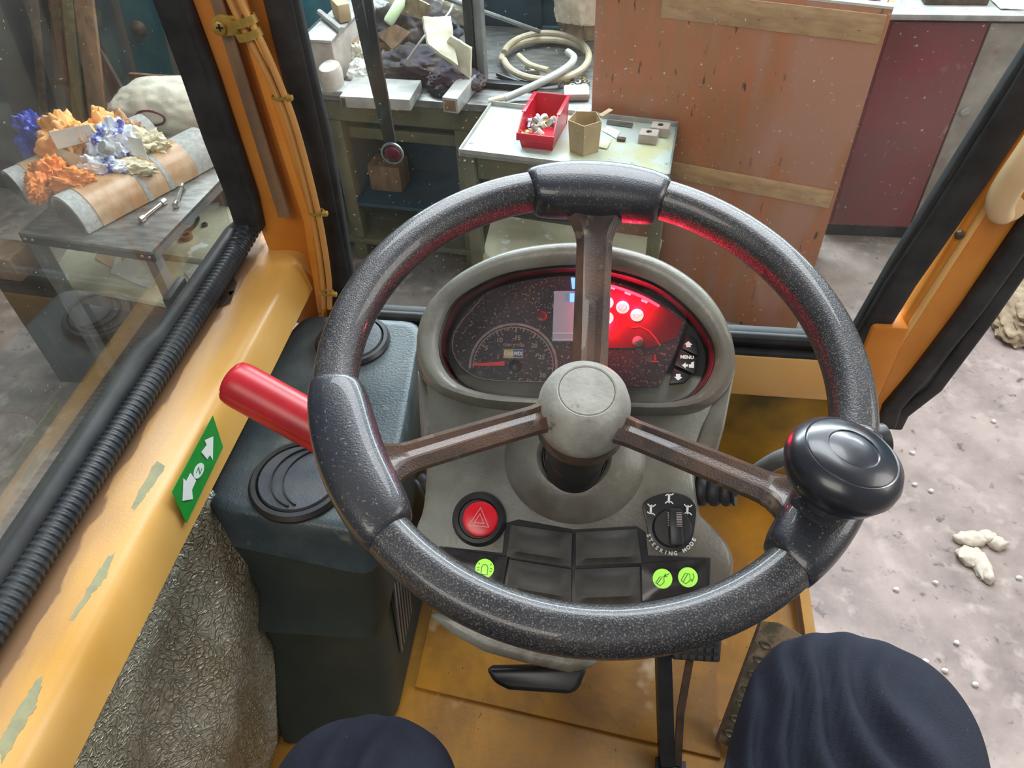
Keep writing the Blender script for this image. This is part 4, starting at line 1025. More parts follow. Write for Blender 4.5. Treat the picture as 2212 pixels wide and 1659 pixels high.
for px, py, lb in ((606, 209, 'upper ochre cable tie around the two tan cables'), (684, 458, 'middle ochre cable tie around the two tan cables'), (706, 632, 'lowest cable tie near the foot of the pillar')):
    zt_ = thing('cable_tie', lb, 'cable tie', hy(px, py, .848))
    c = hy(px, py, .851); s_ = Vector((1, 0, .05)).normalized(); d = s_.cross(Vector((0, 1, 0)))
    lp = [c + s_ * (.011 * cos(2 * pi * i / 20)) + Vector((0, -.0065, 0)) * sin(2 * pi * i / 20) for i in range(20)]
    obj('tie_band', B().sweep(lp, [(-.0006, -.0018), (.0006, -.0018), (.0006, .0018), (-.0006, .0018)], d, True), 'brass', zt_)
    obj('tie_head', B().box(c + s_ * .013 + Vector((0, -.004, 0)), .008, .007, .006, None, .0012), 'brass', zt_)
# wiper outside the glass
wp = thing('wiper_arm', 'black wiper arm hanging outside the windscreen', 'wiper', hy(848, 330, .93))
for a, r, yy in ((0, .0040, .925), (1, .0030, .921)):
    pts = [(748 + a * 22, -200), (770 + a * 24, -10), (800 + a * 16, 130), (826 + a * 10, 240), (846 + a * 4, 322)]
    obj(('arm_channel', 'blade')[a], B().sweep([hy(px, py, yy) for px, py in pts], [(-r * 1.6, -r), (r * 1.6, -r), (r * 1.6, r), (-r * 1.6, r)], (0, 1, 0)), 'rubber' if a == 0 else 'black', wp)
obj('grommet', B().lathe([(.004, 0), (.012, 0), (.010, .006), (.004, .008)], hy(850, 330, .915), Vector((0, -1, 0)), 24), 'darkred', wp)
obj('suction_ring', B().lathe([(.013, 0), (.0155, 0), (.0155, .003), (.013, .003)], hy(848, 330, .915), Vector((0, -1, 0)), 30, False, False), 'greymetal', wp)
# foil lining
fo = B(); rows = []
NY, NZ = 46, 40
for i in range(NY + 1):
    r = []
    for j in range(NZ + 1):
        z = 1.474 - (1.474 - 1.052) * j / NZ
        yend = .508 - (.508 - .40) * (j / NZ) ** 1.0 * 1.0
        y = -.35 + (yend + .35) * i / NY
        yf = .47 - (1.474 - z) * 1.30                 # crease line
        x = -.478 + .006 * noise.noise(Vector((y * 9, z * 9, 2)))
        if y > yf: x += min((y - yf) * .35, .05)
        x += .0015 * noise.noise(Vector((y * 60, z * 60, 5)))
        r.append(fo.bm.verts.new((x, y, z)))
    rows.append(r)
for i in range(NY):
    for j in range(NZ): fo.bm.faces.new((rows[i][j], rows[i + 1][j], rows[i + 1][j + 1], rows[i][j + 1]))
lin = obj('insulation_mat', fo, 'foil', None, 50)
md = lin.modifiers.new('thickness', 'SOLIDIFY'); md.thickness = .006; md.offset = -1
tag(lin, 'crinkled silvery insulation mat lining the cab wall under the window rail', 'insulation mat')
# ---- side heater console
ZK = 1.45
top = [(-.470, .482), (-.40, .468), (-.30, .462), (-.245, .462), (-.243, .60), (-.255, .74), (-.272, .845), (-.35, .862), (-.445, .862), (-.470, .80), (-.470, .64)]


def rr(poly, z, off=0, n=6):
    c = Vector((sum(p[0] for p in poly) / len(poly), sum(p[1] for p in poly) / len(poly)))
    out = []
    for p in spline([(a, bq, 0) for a, bq in poly], n, True):
        d = (Vector((p.x, p.y)) - c); d = d * (1 - off / d.length)
        out.append(Vector((c.x + d.x, c.y + d.y, z)))
    return out


def corner_poly(poly, r=.022):
    out = []
    N_ = len(poly)
    for i in range(N_):
        p0, p, p1 = Vector(poly[i - 1]), Vector(poly[i]), Vector(poly[(i + 1) % N_])
        a = (p0 - p); c2 = (p1 - p); ra = min(r, a.length * .45); rb = min(r, c2.length * .45)
        s_, e_ = p + a.normalized() * ra, p + c2.normalized() * rb
        for k in range(5):
            t_ = k / 4; out.append(s_ * (1 - t_) ** 2 + p * 2 * t_ * (1 - t_) + e_ * t_ ** 2)
    return out


def lp2(poly, z, k=1.0, cx=-.36, cy=.65, r=.03):
    return [Vector((cx + (p[0] - cx) * k, cy + (p[1] - cy) * k, z)) for p in corner_poly(poly, r)]


sc_ = thing('side_console', 'dusty black side console with round air vents left of the steering wheel', 'side console', (-.36, .6, ZF))
tp = [(-.470, .480), (-.243, .462), (-.250, .62), (-.272, .845), (-.455, .845), (-.470, .80)]
md_ = [(-.470, .472), (-.250, .445), (-.255, .62), (-.272, .845), (-.455, .845), (-.470, .80)]
bs_ = [(-.455, .420), (-.262, .428), (-.265, .62), (-.275, .840), (-.455, .840), (-.465, .78)]
bt_ = [(-.428, .345), (-.266, .398), (-.268, .62), (-.275, .840), (-.445, .840), (-.455, .78)]
L_ = [lp2(tp, ZK, .90), lp2(tp, ZK, .955), lp2(tp, ZK - .004, .982), lp2(tp, ZK - .012, .996), lp2(tp, ZK - .03, 1.0)]
obj('top_cover', B().loft(L_ + [lp2(md_, ZK - .06), ]), 'side', sc_, sharp=60)
obj('upper_body', B().loft([lp2(md_, ZK - .061), lp2([(-.468, .46), (-.252, .440), (-.255, .62), (-.272, .845), (-.455, .845), (-.470, .80)], 1.30), lp2(bs_, 1.262, 1.0), lp2(bs_, 1.256, .97)]), 'sidelow', sc_, sharp=50)
obj('lower_body', B().loft([lp2(bs_, 1.2555, .955), lp2(bs_, 1.20, .96), lp2(bt_, ZF + .007, 1.0)]), 'sidelow', sc_, sharp=50)
gx = -.2585
for k in range(6):
    y0 = .50 + k * .012
    obj('louvre', B().prism([(-.258, y0, 1.335), (-.258, y0 + .006, 1.335), (-.2585 - .008, y0 + .006 - .028, 1.13), (-.2585 - .008, y0 - .028, 1.13)], (.004, 0, 0), .0008), 'greymetal', sc_)
for cx, cy, r0 in ((-.360, .532, .058), (-.364, .785, .051)):
    zt_ = ZK + .0005; c = Vector((cx, cy, zt_))
    vt = obj('air_vent', [(B().lathe([(r0 * .86, -.002), (r0 * 1.06, -.002), (r0 * 1.07, .003), (r0 * 1.0, .008), (r0 * .90, .008), (r0 * .87, .003)], c, UP, 48, False, False), 'black'), ], None, sc_)
    obj('vent_disc', B().lathe([(r0 * .86, -.004), (r0 * .86, .006), (r0 * .83, .009), (r0 * .2, .0105)], c, UP, 48), 'vent', vt)
    for q_ in (.42, .0):
        pts = []
        for i in range(17):
            a = radians(100 + (255 - 100) * i / 16); rr_ = r0 * .80
            x = rr_ * cos(a) + r0 * (.52 - q_ * .62); y = rr_ * sin(a)
            if x * x + y * y < (r0 * .83) ** 2: pts.append((cx + x, cy + y, zt_ + .0100))
        if len(pts) > 3: obj('vent_fin', B().sweep(pts, [(-.0012, -.001), (.0012, -.001), (.0006, .0022), (-.0006, .0022)], (0, 0, 1)), 'black', vt)
# ---- red lever grip in front of the rail
rl = thing('park_brake_lever', 'red ribbed lever grip sticking out left of the steering wheel', 'lever', Vector((-.30, .60, ZK)))
a, c = hz(505, 825, 1.64), hz(705, 935, 1.60)
d = (c - a).normalized(); ra = .0245
a = a + d * .0
pr = []
for k in range(48):
    t_ = 2 * pi * k / 48; rb = ra * (1 - (.09 if (k % 6) in (0, 1) and sin(t_) < .5 else 0)); pr.append((rb * cos(t_), rb * sin(t_)))
c2 = a + d * .150
obj('grip', B().sweep([a - d * .004, a - d * .001, a + d * .004, a + d * .012, c2], pr, (0, 0, 1), scales=[.80, .93, .985, 1, 1]), 'red', rl, sharp=50)
obj('end_cap', [(B().lathe([(.0165, 0), (.0155, .002), (.0135, .0005), (.0125, .0022)], a - d * .004, -d, 30), 'red'), (B().lathe([(.004, 0), (.003, .001)], a - d * .0062, -d, 16), 'redlens')], None, rl)
obj('lever_shaft', B().tube([c2 - d * .006, c2 - d * .02 + Vector((0, .0, -.03)), Vector((c2.x - .01, c2.y, ZK + .002))], .010, 14), 'black', rl)
# ---- pedals
ap = thing('accelerator_pedal', 'muddy slotted accelerator plate pedal beside the right knee', 'pedal', hz(1610, 1600, ZF))
P1, P2, P3, P4 = hz(1545, 1600, ZF + .02), hz(1640, 1343, ZF + .14), hz(1747, 1383, ZF + .14), hz(1630, 1640, ZF + .02)
pnn = (P4 - P1).cross(P2 - P1).normalized(); pnn = pnn if pnn.z > 0 else -pnn
q_ = B(); edge = [P1, P2, P2 * .66 + P3 * .34 + (P2 - P1) * .04, P2 * .33 + P3 * .67 + (P2 - P1) * .03, P3, P4]
q_.prism([p - pnn * .006 for p in edge], pnn * .006, .001); obj('plate', q_, 'pedal', ap)
obj('side_flange', B().prism([P1 - pnn * .022, P2 - pnn * .022, P2, P1], (P4 - P1).normalized() * .003), 'rust', ap)
for i in range(7):
    v_ = .1 + i * .125
    for u_ in (.28, .72):
        c = (P1 * (1 - v_) + P2 * v_) * (1 - u_) + (P4 * (1 - v_) + P3 * v_) * u_
        X = (P4 - P1).normalized(); Y = pnn.cross(X)
        obj('raised_slot', B().lathe([(.006, 0), (.0075, .0005), (.0055, .003), (.004, .0022)], c, pnn, 16, sx=1.35, sy=.7, up=Y), 'pedal', ap)
bp_ = thing('brake_pedal', 'black rubber-faced brake pedal below the steering wheel rim', 'pedal', hz(1445, 1640, ZF))
Q1, Q2, Q3, Q4 = hz(1452, 1425, ZF + .13), hz(1446, 1370, ZF + .15), hz(1560, 1375, ZF + .15), hz(1556, 1432, ZF + .13)
qn = (Q4 - Q1).cross(Q2 - Q1).normalized(); qn = qn if qn.z > 0 else -qn
obj('pad', B().prism([q - qn * .012 for q in (Q1, Q2, Q3, Q4)], qn * .012, .003), 'rubber', bp_)
for i in range(6):
    for j in range(3):
        u_, v_ = .1 + .16 * i, .15 + .3 * j
        c = (Q1 * (1 - u_) + Q4 * u_) * (1 - v_) + (Q2 * (1 - u_) + Q3 * u_) * v_
        obj('pad_stud', B().box(c + qn * .0012, .007, .007, .0024, ((Q4 - Q1).normalized(), qn.cross((Q4 - Q1).normalized()), qn), .0006), 'rubber', bp_)
a0, a1 = hz(1432, 1405, ZF + .12), hz(1438, 1655, ZF + .001)
obj('arm', B().sweep([a1 + UP * .012, a0], [(-.010, -.012), (.010, -.012), (.010, .012), (-.010, .012)], (0, 0, 1)), 'black', bp_)
a0, a1 = hz(1490, 1425, ZF + .11), hz(1462, 1655, ZF + .001)
obj('return_link', B().sweep([a1 + UP * .008, (a1 + a0) / 2 + Vector((-.004, 0, .0)), a0], [(-.005, -.006), (.005, -.006), (.005, .006), (-.005, .006)], (0, 0, 1)), 'rust', bp_)
obj('bracket_plate', B().prism([hz(1415, 1640, ZF + .001), hz(1480, 1650, ZF + .001), hz(1480, 1690, ZF + .001), hz(1415, 1690, ZF + .001)], UP * .01), 'black', bp_)

# ---- driver's seat (mostly out of frame, carries the driver)
ds = thing('driver_seat', 'black padded driver seat under the navy trousers', 'seat', (0, -.2, ZF + .0005))
obj('cushion', B().box((.01, -.10, 1.335), .48, .50, .12, None, .045, 4), 'rubber', ds)
obj('backrest', B().box((.01, -.40, 1.66), .46, .12, .52, (Vector((1, 0, 0)), Vector((0, .985, .17)).normalized(), Vector((0, -.17, .985)).normalized()), .045, 4), 'rubber', ds)
obj('seat_base', B().box((.01, -.12, 1.162), .30, .32, .222, None, .01), 'black', ds)
# ================================================================== STEERING WHEEL
WC = Vector((-0.007863, 0.39654, 1.80707)); wt_, wy_ = 0.22525, 0.31999
WN = Vector((sin(wt_) * sin(wy_), -sin(wt_) * cos(wy_), cos(wt_)))
WU = Vector((0, 1, 0)).cross(WN).normalized(); WV = WN.cross(WU)
RM = 0.2 - 0.01563                                          # centre-line radius of the rim


def wp3(a, r, h=0.0): return WC + WU * (r * cos(a)) + WV * (r * sin(a)) + WN * h


def wang(px, py, h=0.0):
    p = hp(px, py, WC + WN * h, WN) - WC; return math.atan2(p.dot(WV), p.dot(WU)), Vector((p.dot(WU), p.dot(WV))).length


def wxy(px, py, h=0.0):
    p = hp(px, py, WC + WN * h, WN) - WC; return p.dot(WU), p.dot(WV)


def W3(x, y, h=0.0): return WC + WU * x + WV * y + WN * h


sw = thing('steering_wheel', 'large black three-spoke steering wheel with a grey hub and spinner knob', 'steering wheel', WC)


def sq(t, e=.75): return sgn(cos(t)) * abs(cos(t)) ** e, sgn(sin(t)) * abs(sin(t)) ** e


NS = 24


def round_poly(pts, r=.12, n=3):
    out = []
    for i in range(len(pts)):
        p0, p, p1 = Vector(pts[i - 1]), Vector(pts[i]), Vector(pts[(i + 1) % len(pts)])
        a_, c_ = (p0 - p), (p1 - p); s_, e_ = p + a_.normalized() * min(r, a_.length * .45), p + c_.normalized() * min(r, c_.length * .45)
        for k in range(n): t_ = k / (n - 1); q = s_ * (1 - t_) ** 2 + p * 2 * t_ * (1 - t_) + e_ * t_ ** 2; out.append((q.x, q.y))
    return out


RIMP = round_poly([(1.0, .35), (.62, .93), (-.42, 1.0), (-.95, .50), (-1.0, -.45), (-.55, -.98), (.55, -.98), (1.0, -.42)], .3, 4)
loops = []
for i in range(180):
    a = 2 * pi * i / 180; e = WU * cos(a) + WV * sin(a); c = WC + e * RM
    lp = []
    for x, y in RIMP:
        lp.append(c + e * (x * .0158) + WN * (y * .0160))
    loops.append(lp)
obj('rim', B().loft(loops, ring=True), 'wheel', sw, 60)


def wpad(name, a0, a1, ro, ri, hn, mt='pad'):
    """grip pad wrapped on the rim from angle a0 to a1; ro outward, ri inward, hn height"""
    n = 40; L = []
    for i in range(n + 1):
        t = i / n; a = a0 + (a1 - a0) * t
        e = WU * cos(a) + WV * sin(a); c = WC + e * RM
        k = max(0.0, 1 - abs(2 * t - 1) ** 2.6) ** .5
        lp = []
        for q in range(NS):
            x, y = sq(2 * pi * (q + .5) / NS, .70)
            bx = .0162 + ((ro if x > 0 else ri) - .0162) * k; by = .0164 + (hn - .0164) * k
            if y < 0: by = .0165 + .003 * k
            if i in (0, n): bx *= .96; by *= .96
            lp.append(c + e * (x * bx) + WN * (y * by))
        L.append(lp)
    return obj(name, B().loft(L), mt, sw, 50)


aL0, aL1 = wang(735, 832)[0] % (2 * pi), wang(815, 1180)[0] % (2 * pi)
wpad('grip_pad', aL0, aL1, .0185, .0275, .0215)
aT0, aT1 = wang(1442, 420)[0], wang(1142, 405)[0]
wpad('grip_pad', aT0, aT1, .0195, .0275, .0215)
aR0, aR1 = wang(1812, 1240)[0] % (2 * pi) , wang(1880, 1010)[0] % (2 * pi)
aR0 = wang(1700, 1225)[0] % (2 * pi)
wpad('grip_pad', aR0, aR0 + (aL1 - aL0) * .92, .0185, .0275, .0205)
# hub
HH = 0.030                                                   # height of the cap top below the rim plane
hb0 = W3(0, 0, -HH)
ht = hp(1268, 842, WC - WN * .022, WN)                       # cap centre
HX, HY = (ht - WC).dot(WU), (ht - WC).dot(WV)
hc_ = W3(HX, HY, -.022)
obj('hub', B().lathe([(.0, -.075), (.020, -.072), (.024, -.058), (.030, -.050), (.0355, -.043), (.0365, -.032), (.0355, -.020), (.0325, -.010), (.0275, -.0035), (.0225, -.0008), (.0215, -.0012), (.0210, -.0022), (.0205, -.0010), (.012, -.0002), (.0, 0)], hc_, WN, 64, False, False), 'hub', sw, 40)
# spokes


def spoke(name, ax, ay, bx, by, w0, w1, flare, h0=-.052, h1=-.003, d0=.020, d1=.015):
    p0, p1 = Vector((ax, ay)), Vector((bx, by)); d = (p1 - p0); L = d.length; d /= L; s_ = Vector((-d.y, d.x))
    n = 30; loops = []
    for i in range(n + 1):
        t = i / n; c = p0 + d * (L * t)
        h = h0 + (h1 - h0) * (t ** .9)
        w_ = w0 + (w1 - w0) * t
        if t > .74: w_ += flare * ((t - .74) / .26) ** 2.0
        if t < .16: w_ += .010 * ((.16 - t) / .16) ** 2
        dd = d0 + (d1 - d0) * t
        ch = .34
        prof = [(-w_ / 2, -dd * .5 + dd * ch), (-w_ / 2 + dd * ch, -dd * .5), (w_ / 2 - dd * ch, -dd * .5), (w_ / 2, -dd * .5 + dd * ch),
                (w_ / 2, dd * .5 - dd * ch), (w_ / 2 - dd * ch, dd * .5), (w_ * .10, dd * .5 - dd * .2), (-w_ * .10, dd * .5 - dd * .2), (-w_ / 2 + dd * ch, dd * .5), (-w_ / 2, dd * .5 - dd * ch)]
        loops.append([W3(c.x + s_.x * a, c.y + s_.y * a, h + b_) for a, b_ in prof])
    return obj(name, B().loft(loops), 'spoke', sw, 32)


tx, ty = wxy(1288, 440)
k = (RM - .004) / Vector((tx, ty)).length
spoke('spoke', HX + .003, HY + .006, tx * k, ty * k, .0275, .0300, .062)
lx, ly = wxy(850, 985); k = (RM - .004) / Vector((lx, ly)).length
spoke('spoke', HX - .018, HY - .006, lx * k, ly * k, .0225, .0225, .050)
rx, ry = wxy(1712, 1060); k = (RM - .004) / Vector((rx, ry)).length
spoke('spoke', HX + .018, HY - .010, rx * k, ry * k, .0225, .0240, .060)
obj('spoke_boss', B().lathe([(.0, -.030), (.030, -.030), (.036, -.018), (.034, .002), (.02, .008)], W3(HX, HY, -.060), WN, 40), 'spoke', sw, 50)
obj('column_collar', B().lathe([(.019, -.10), (.0245, -.095), (.0245, -.075), (.022, -.07), (.026, -.06), (.026, -.03), (.0, -.02)], W3(HX, HY, -.062), WN, 40), 'black', sw, 40)
# spinner knob
KC = hp(1822, 1003, WC + WN * .045, WN)
vd = (KC - CAM).normalized()
imx = RC @ Vector((sin(radians(34)), -cos(radians(34)), 0)); imx = (imx - vd * imx.dot(vd)).normalized()
KN = (-vd * cos(radians(52)) + imx * sin(radians(52))).normalized()
RK = .0355
kb = thing
kn = obj('spinner_knob', B().lathe([(.0, -.020), (.022, -.019), (.031, -.014), (.0355, -.004), (.0355, .002), (.033, .008), (.0285, .0115), (.0275, .0112), (.0268, .0120), (.018, .0142), (.0155, .0145), (.0148, .0138), (.0140, .0141), (.006, .0150), (.0, .0151)], KC, KN, 72, False, False), 'knob', sw, 40)
sb = wxy(1778, 1092, .015); SB = W3(*sb, .012)
obj('knob_stem', B().tube([SB - WN * .006, SB + (KC - SB) * .25, KC - KN * .016], .0135, 24, scales=[1.15, 1.1, .85]), 'knob', sw)
obj('stem_base', B().lathe([(.020, -.012), (.0195, .002), (.0165, .008), (.012, .009)], SB, WN, 32), 'pad', sw)

# ================================================================== INSTRUMENT CONSOLE
P0 = Vector((0, .49, 1.677)); CX = Vector((1, 0, 0)); CV = Vector((0, .8575, .5145)).normalized(); CN = CX.cross(CV)


def cw(a, bq, h=0.0): return P0 + CX * a + CV * bq + CN * h


def cl(px, py, h=0.0):
    p = hp(px, py, P0 + CN * h, CN) - P0; return p.dot(CX), p.dot(CV)


def loopc(pxs, h, cen, N=96, k=1.0, off=0.0):
    """star-shaped closed loop through photo outline points at height h -> N points by angle"""
    cx, cy = cen
    pts = [cl(a, c, h) for a, c in pxs]
    sp = spline([(a, c, 0) for a, c in pts], 12, True)
    pol_ = sorted([(math.atan2(p.y - cy, p.x - cx), Vector((p.x - cx, p.y - cy)).length) for p in sp])
    out = []
    for i in range(N):
        t = -pi + 2 * pi * i / N
        j = 0
        while j < len(pol_) and pol_[j][0] < t: j += 1
        a0, r0 = pol_[j - 1] if j > 0 else (pol_[-1][0] - 2 * pi, pol_[-1][1])
        a1, r1 = pol_[j] if j < len(pol_) else (pol_[0][0] + 2 * pi, pol_[0][1])
        r = r0 + (r1 - r0) * (t - a0) / max(a1 - a0, 1e-6)
        out.append((cx + (r * k - off) * cos(t), cy + (r * k - off) * sin(t)))
    return out


def lw(lp, h): return [cw(a, c, h) for a, c in lp]


ic = thing('instrument_console', 'grey-green instrument console with a hooded gauge panel behind the steering wheel', 'instrument console', cw(-.02, -.05, -.12))
RIM = .028
OUT = [(900, 765), (906, 700), (935, 648), (1000, 590), (1100, 545), (1225, 527), (1330, 536), (1430, 566), (1515, 622), (1566, 690), (1588, 762), (1584, 810), (1562, 852), (1510, 885), (1420, 893), (1240, 885), (1080, 880), (985, 862), (925, 830)]
INN = [(944, 745), (952, 700), (985, 640), (1075, 590), (1170, 571), (1250, 567), (1330, 578), (1420, 608), (1495, 665), (1540, 728), (1546, 780), (1530, 820), (1500, 852), (1440, 868), (1330, 868), (1200, 862), (1060, 850), (990, 828), (955, 790)]
cen = cl(1243, 740, 0)
o0 = loopc(OUT, RIM * .5, cen)
i0 = loopc(INN, RIM * .8, cen)
mid = [((a[0] + c[0]) / 2, (a[1] + c[1]) / 2) for a, c in zip(o0, i0)]


def mixl(a, c, t): return [(p[0] * (1 - t) + q[0] * t, p[1] * (1 - t) + q[1] * t) for p, q in zip(a, c)]


def scl(lp, k, dy=0): return [(cen[0] + (p[0] - cen[0]) * k, cen[1] + (p[1] - cen[1]) * k + dy) for p in lp]


hood = B(); hood.loft([lw(scl(o0, .90, -.012), -.085), lw(scl(o0, .96, -.006), -.04), lw(scl(o0, .995), -.005), lw(o0, RIM * .45), lw(mixl(o0, i0, .10), RIM * .78), lw(mixl(o0, i0, .32), RIM * 1.0), lw(mixl(o0, i0, .6), RIM * 1.02), lw(mixl(o0, i0, .88), RIM * .88), lw(i0, RIM * .70), lw(mixl(o0, i0, 1.03), 0.0)], cap1=False)
obj('gauge_hood', hood, 'console', ic, 50)
i1 = scl(i0, .995)
bz = B(); bz.loft([lw(i1, .0165), lw(scl(i0, .985), .0150), lw(scl(i0, .955), .0035), lw(scl(i0, .955), -.004)], cap0=False)
bezel = obj('bezel', bz, 'bezel', ic, 40)
LH = .0045
LENS = [(973, 752), (985, 705), (1040, 640), (1120, 610), (1230, 598), (1310, 606), (1400, 638), (1482, 694), (1455, 770), (1420, 838), (1330, 834), (1190, 828), (1050, 822), (995, 795)]


def sharp_loop(pxs, h, n=1): return [cw(*cl(a, c, h), h) for a, c in pxs]


lensp = []
raw = spline([(a, c, 0) for a, c in LENS[:8]], 5)
lpx = [(p.x, p.y) for p in raw] + LENS[8:]
FACE = sharp_loop(lpx, LH)
fb = B(); fb.prism(FACE, CN * .0012); face = obj('gauge_face', fb, 'dial', bezel, 40)
Z1 = LH + .0014


def cbox(bld, px, py, h, sx, sy, sz, rot=0.0):
    a, c = cl(px, py, h); X = CX * cos(rot) + CV * sin(rot); Y = CV * cos(rot) - CX * sin(rot)
    return bld.box(cw(a, c, h + sz / 2), sx, sy, sz, (X, Y, CN))


# tachometer
ta, tb = cl(1108, 790, Z1)
TR = abs(cl(1200, 790, Z1)[0] - cl(1013, 790, Z1)[0]) / 2
pr_ = B()
for r_, w_ in ((TR, .0011), (TR * .925, .0005)):
    pr_.sweep([cw(ta + r_ * cos(t), tb + r_ * sin(t), Z1) for t in [pi * (k / 48) for k in range(-2, 51)]], [(-w_, 0), (w_, 0), (w_, .0003), (-w_, .0003)], CN)
vals = {0: None, 5: '5', 10: '10', 15: '15', 20: '20', 25: '25', 30: '30'}
for k in range(31):
    t = pi * (1 - k / 30.0); big = k % 5 == 0
    r0, r1 = TR * .925, TR * (.80 if big else .86)
    w_ = .0006 if big else .00035
    pr_.sweep([cw(ta + r0 * cos(t), tb + r0 * sin(t), Z1), cw(ta + r1 * cos(t), tb + r1 * sin(t), Z1)], [(-w_, 0), (w_, 0), (w_, .0003), (-w_, .0003)], CN)
for s_, px, py in (('5', 1051, 752), ('10', 1079, 735), ('15', 1118, 730), ('20', 1154, 747), ('25', 1170, 772), ('30', 1172, 811)):
    a, c = cl(px, py, Z1); pr_.add(text(s_, cw(a, c, Z1), CX, CV, .0062, bold=.00018))
a, c = cl(1110, 745, Z1); pr_.add(text('rpm x 100', cw(a, c, Z1), CX, CV, .0047, bold=.0001))
for pts in ([(1040, 640), (985, 705), (973, 752), (995, 795), (1050, 822), (1190, 828)],):
    lp = spline([(p[0], p[1], 0) for p in pts], 6)
    pr_.sweep([cw(*cl(p.x + (1123 - p.x) * .03, p.y + (740 - p.y) * .03, Z1), Z1) for p in lp], [(-.0003, 0), (.0003, 0), (.0003, .0002), (-.0003, .0002)], CN)
obj('tachometer_print', pr_, 'print', bezel)
na, nb_ = cl(1020, 789, Z1), cl(1090, 786, Z1)
nd = Vector((nb_[0] - na[0], nb_[1] - na[1])).normalized(); npn = Vector((-nd.y, nd.x))
obj('needle', B().prism([cw(na[0] + npn.x * e * .8, na[1] + npn.y * e * .8, Z1 + .001) for e in (-.0011, .0011)] + [cw(nb_[0] + npn.x * e, nb_[1] + npn.y * e, Z1 + .001) for e in (.0020, -.0020)], CN * .001), 'needle', bezel)
bb_ = []
for px0, px1, mt in ((1089, 1109, 'badge_y'), (1109, 1129, 'badge_b')):
    bb_.append((B().prism([cw(*cl(x, y, Z1), Z1) for x, y in ((px0, 772), (px1, 772), (px1, 756), (px0, 756))], CN * .0003), mt))
fr_ = B(); fr_.sweep([cw(*cl(x, y, Z1), Z1) for x, y in ((1088, 773), (1130, 773), (1130, 755), (1088, 755))], [(-.0003, 0), (.0003, 0), (.0003, .0005), (-.0003, .0005)], CN, True)
bb_.append((fr_, 'badge_y'))
a, c = cl(1099, 764, Z1 + .0004); bb_.append((text('CAR', cw(a, c, Z1 + .0004), CX, CV, .0048, bold=.0002), 'white'))
a, c = cl(1119.5, 764, Z1 + .0004); bb_.append((text('MIX', cw(a, c, Z1 + .0004), CX, CV, .0048, bold=.0002), 'white'))
obj('maker_badge', bb_, None, bezel)
hubk = B(); a, c = cl(1114, 783, Z1); hubk.lathe([(.0062, 0), (.0058, .002), (.003, .0035), (.0, .004)], cw(a, c - .003, Z1 - .001), CN, 30); obj('needle_hub', hubk, 'black', bezel)
# display behind the top spoke
dsp = [(1197, 629), (1300, 629), (1300, 738), (1193, 737)]
obj('display', B().prism([cw(*cl(x, y, Z1), Z1) for x, y in dsp], CN * .0008), 'screen', bezel)
dl = B()
for yy in (719, 733): dl.prism([cw(*cl(x, y, Z1 + .0009), Z1 + .0009) for x, y in ((1194, yy), (1300, yy), (1300, yy + 1.6), (1194, yy + 1.6))], CN * .0002)
obj('display_lines', dl, 'screenline', bezel)
dg_ = B(); dg_.prism([cw(*cl(x, y, Z1 + .0009), Z1 + .0009) for x, y in ((1231, 634), (1245, 634), (1245, 652), (1231, 652))], CN * .0003)
dg_.prism([cw(*cl(x, y, Z1 + .0009), Z1 + .0009) for x, y in ((1233, 600), (1250, 600), (1250, 624), (1236, 624))], CN * .0003)
obj('blue_indicator', dg_, 'blueglow', bezel)
# warning lamps
obj('red_glow_plate', B().prism([cw(*cl(x, y, Z1 - .0002), Z1 - .0002) for x, y in ((1250, 600), (1310, 608), (1400, 640), (1476, 694), (1462, 730), (1400, 752), (1250, 752))], CN * .0003), 'glowzone', bezel)  # added plate, coloured red to carry the lamps' glow on the dial


def disc(px, py, r, mt, name, h=Z1, par=bezel, th=.0008, sy=1.0):
    a, c = cl(px, py, h); return obj(name, B().lathe([(r, 0), (r, th * .6), (r * .92, th), (0, th)], cw(a, c, h), CN, 40, True, False, up=CV), mt, par, 60)


def icon(px, py, strokes, sc_, h, mt, name, par=bezel, wd=.00022, circ=()):
    a, c = cl(px, py, h); bq = B()
    for st in strokes:
        bq.sweep([cw(a + x * sc_, c + y * sc_, h) for x, y in st], [(-wd, 0), (wd, 0), (wd, .0002), (-wd, .0002)], CN)
    for r_ in circ:
        bq.sweep([cw(a + r_ * sc_ * cos(t), c + r_ * sc_ * sin(t), h) for t in [2 * pi * k / 32 for k in range(32)]], [(-wd, 0), (wd, 0), (wd, .0002), (-wd, .0002)], CN, True)
    return bq


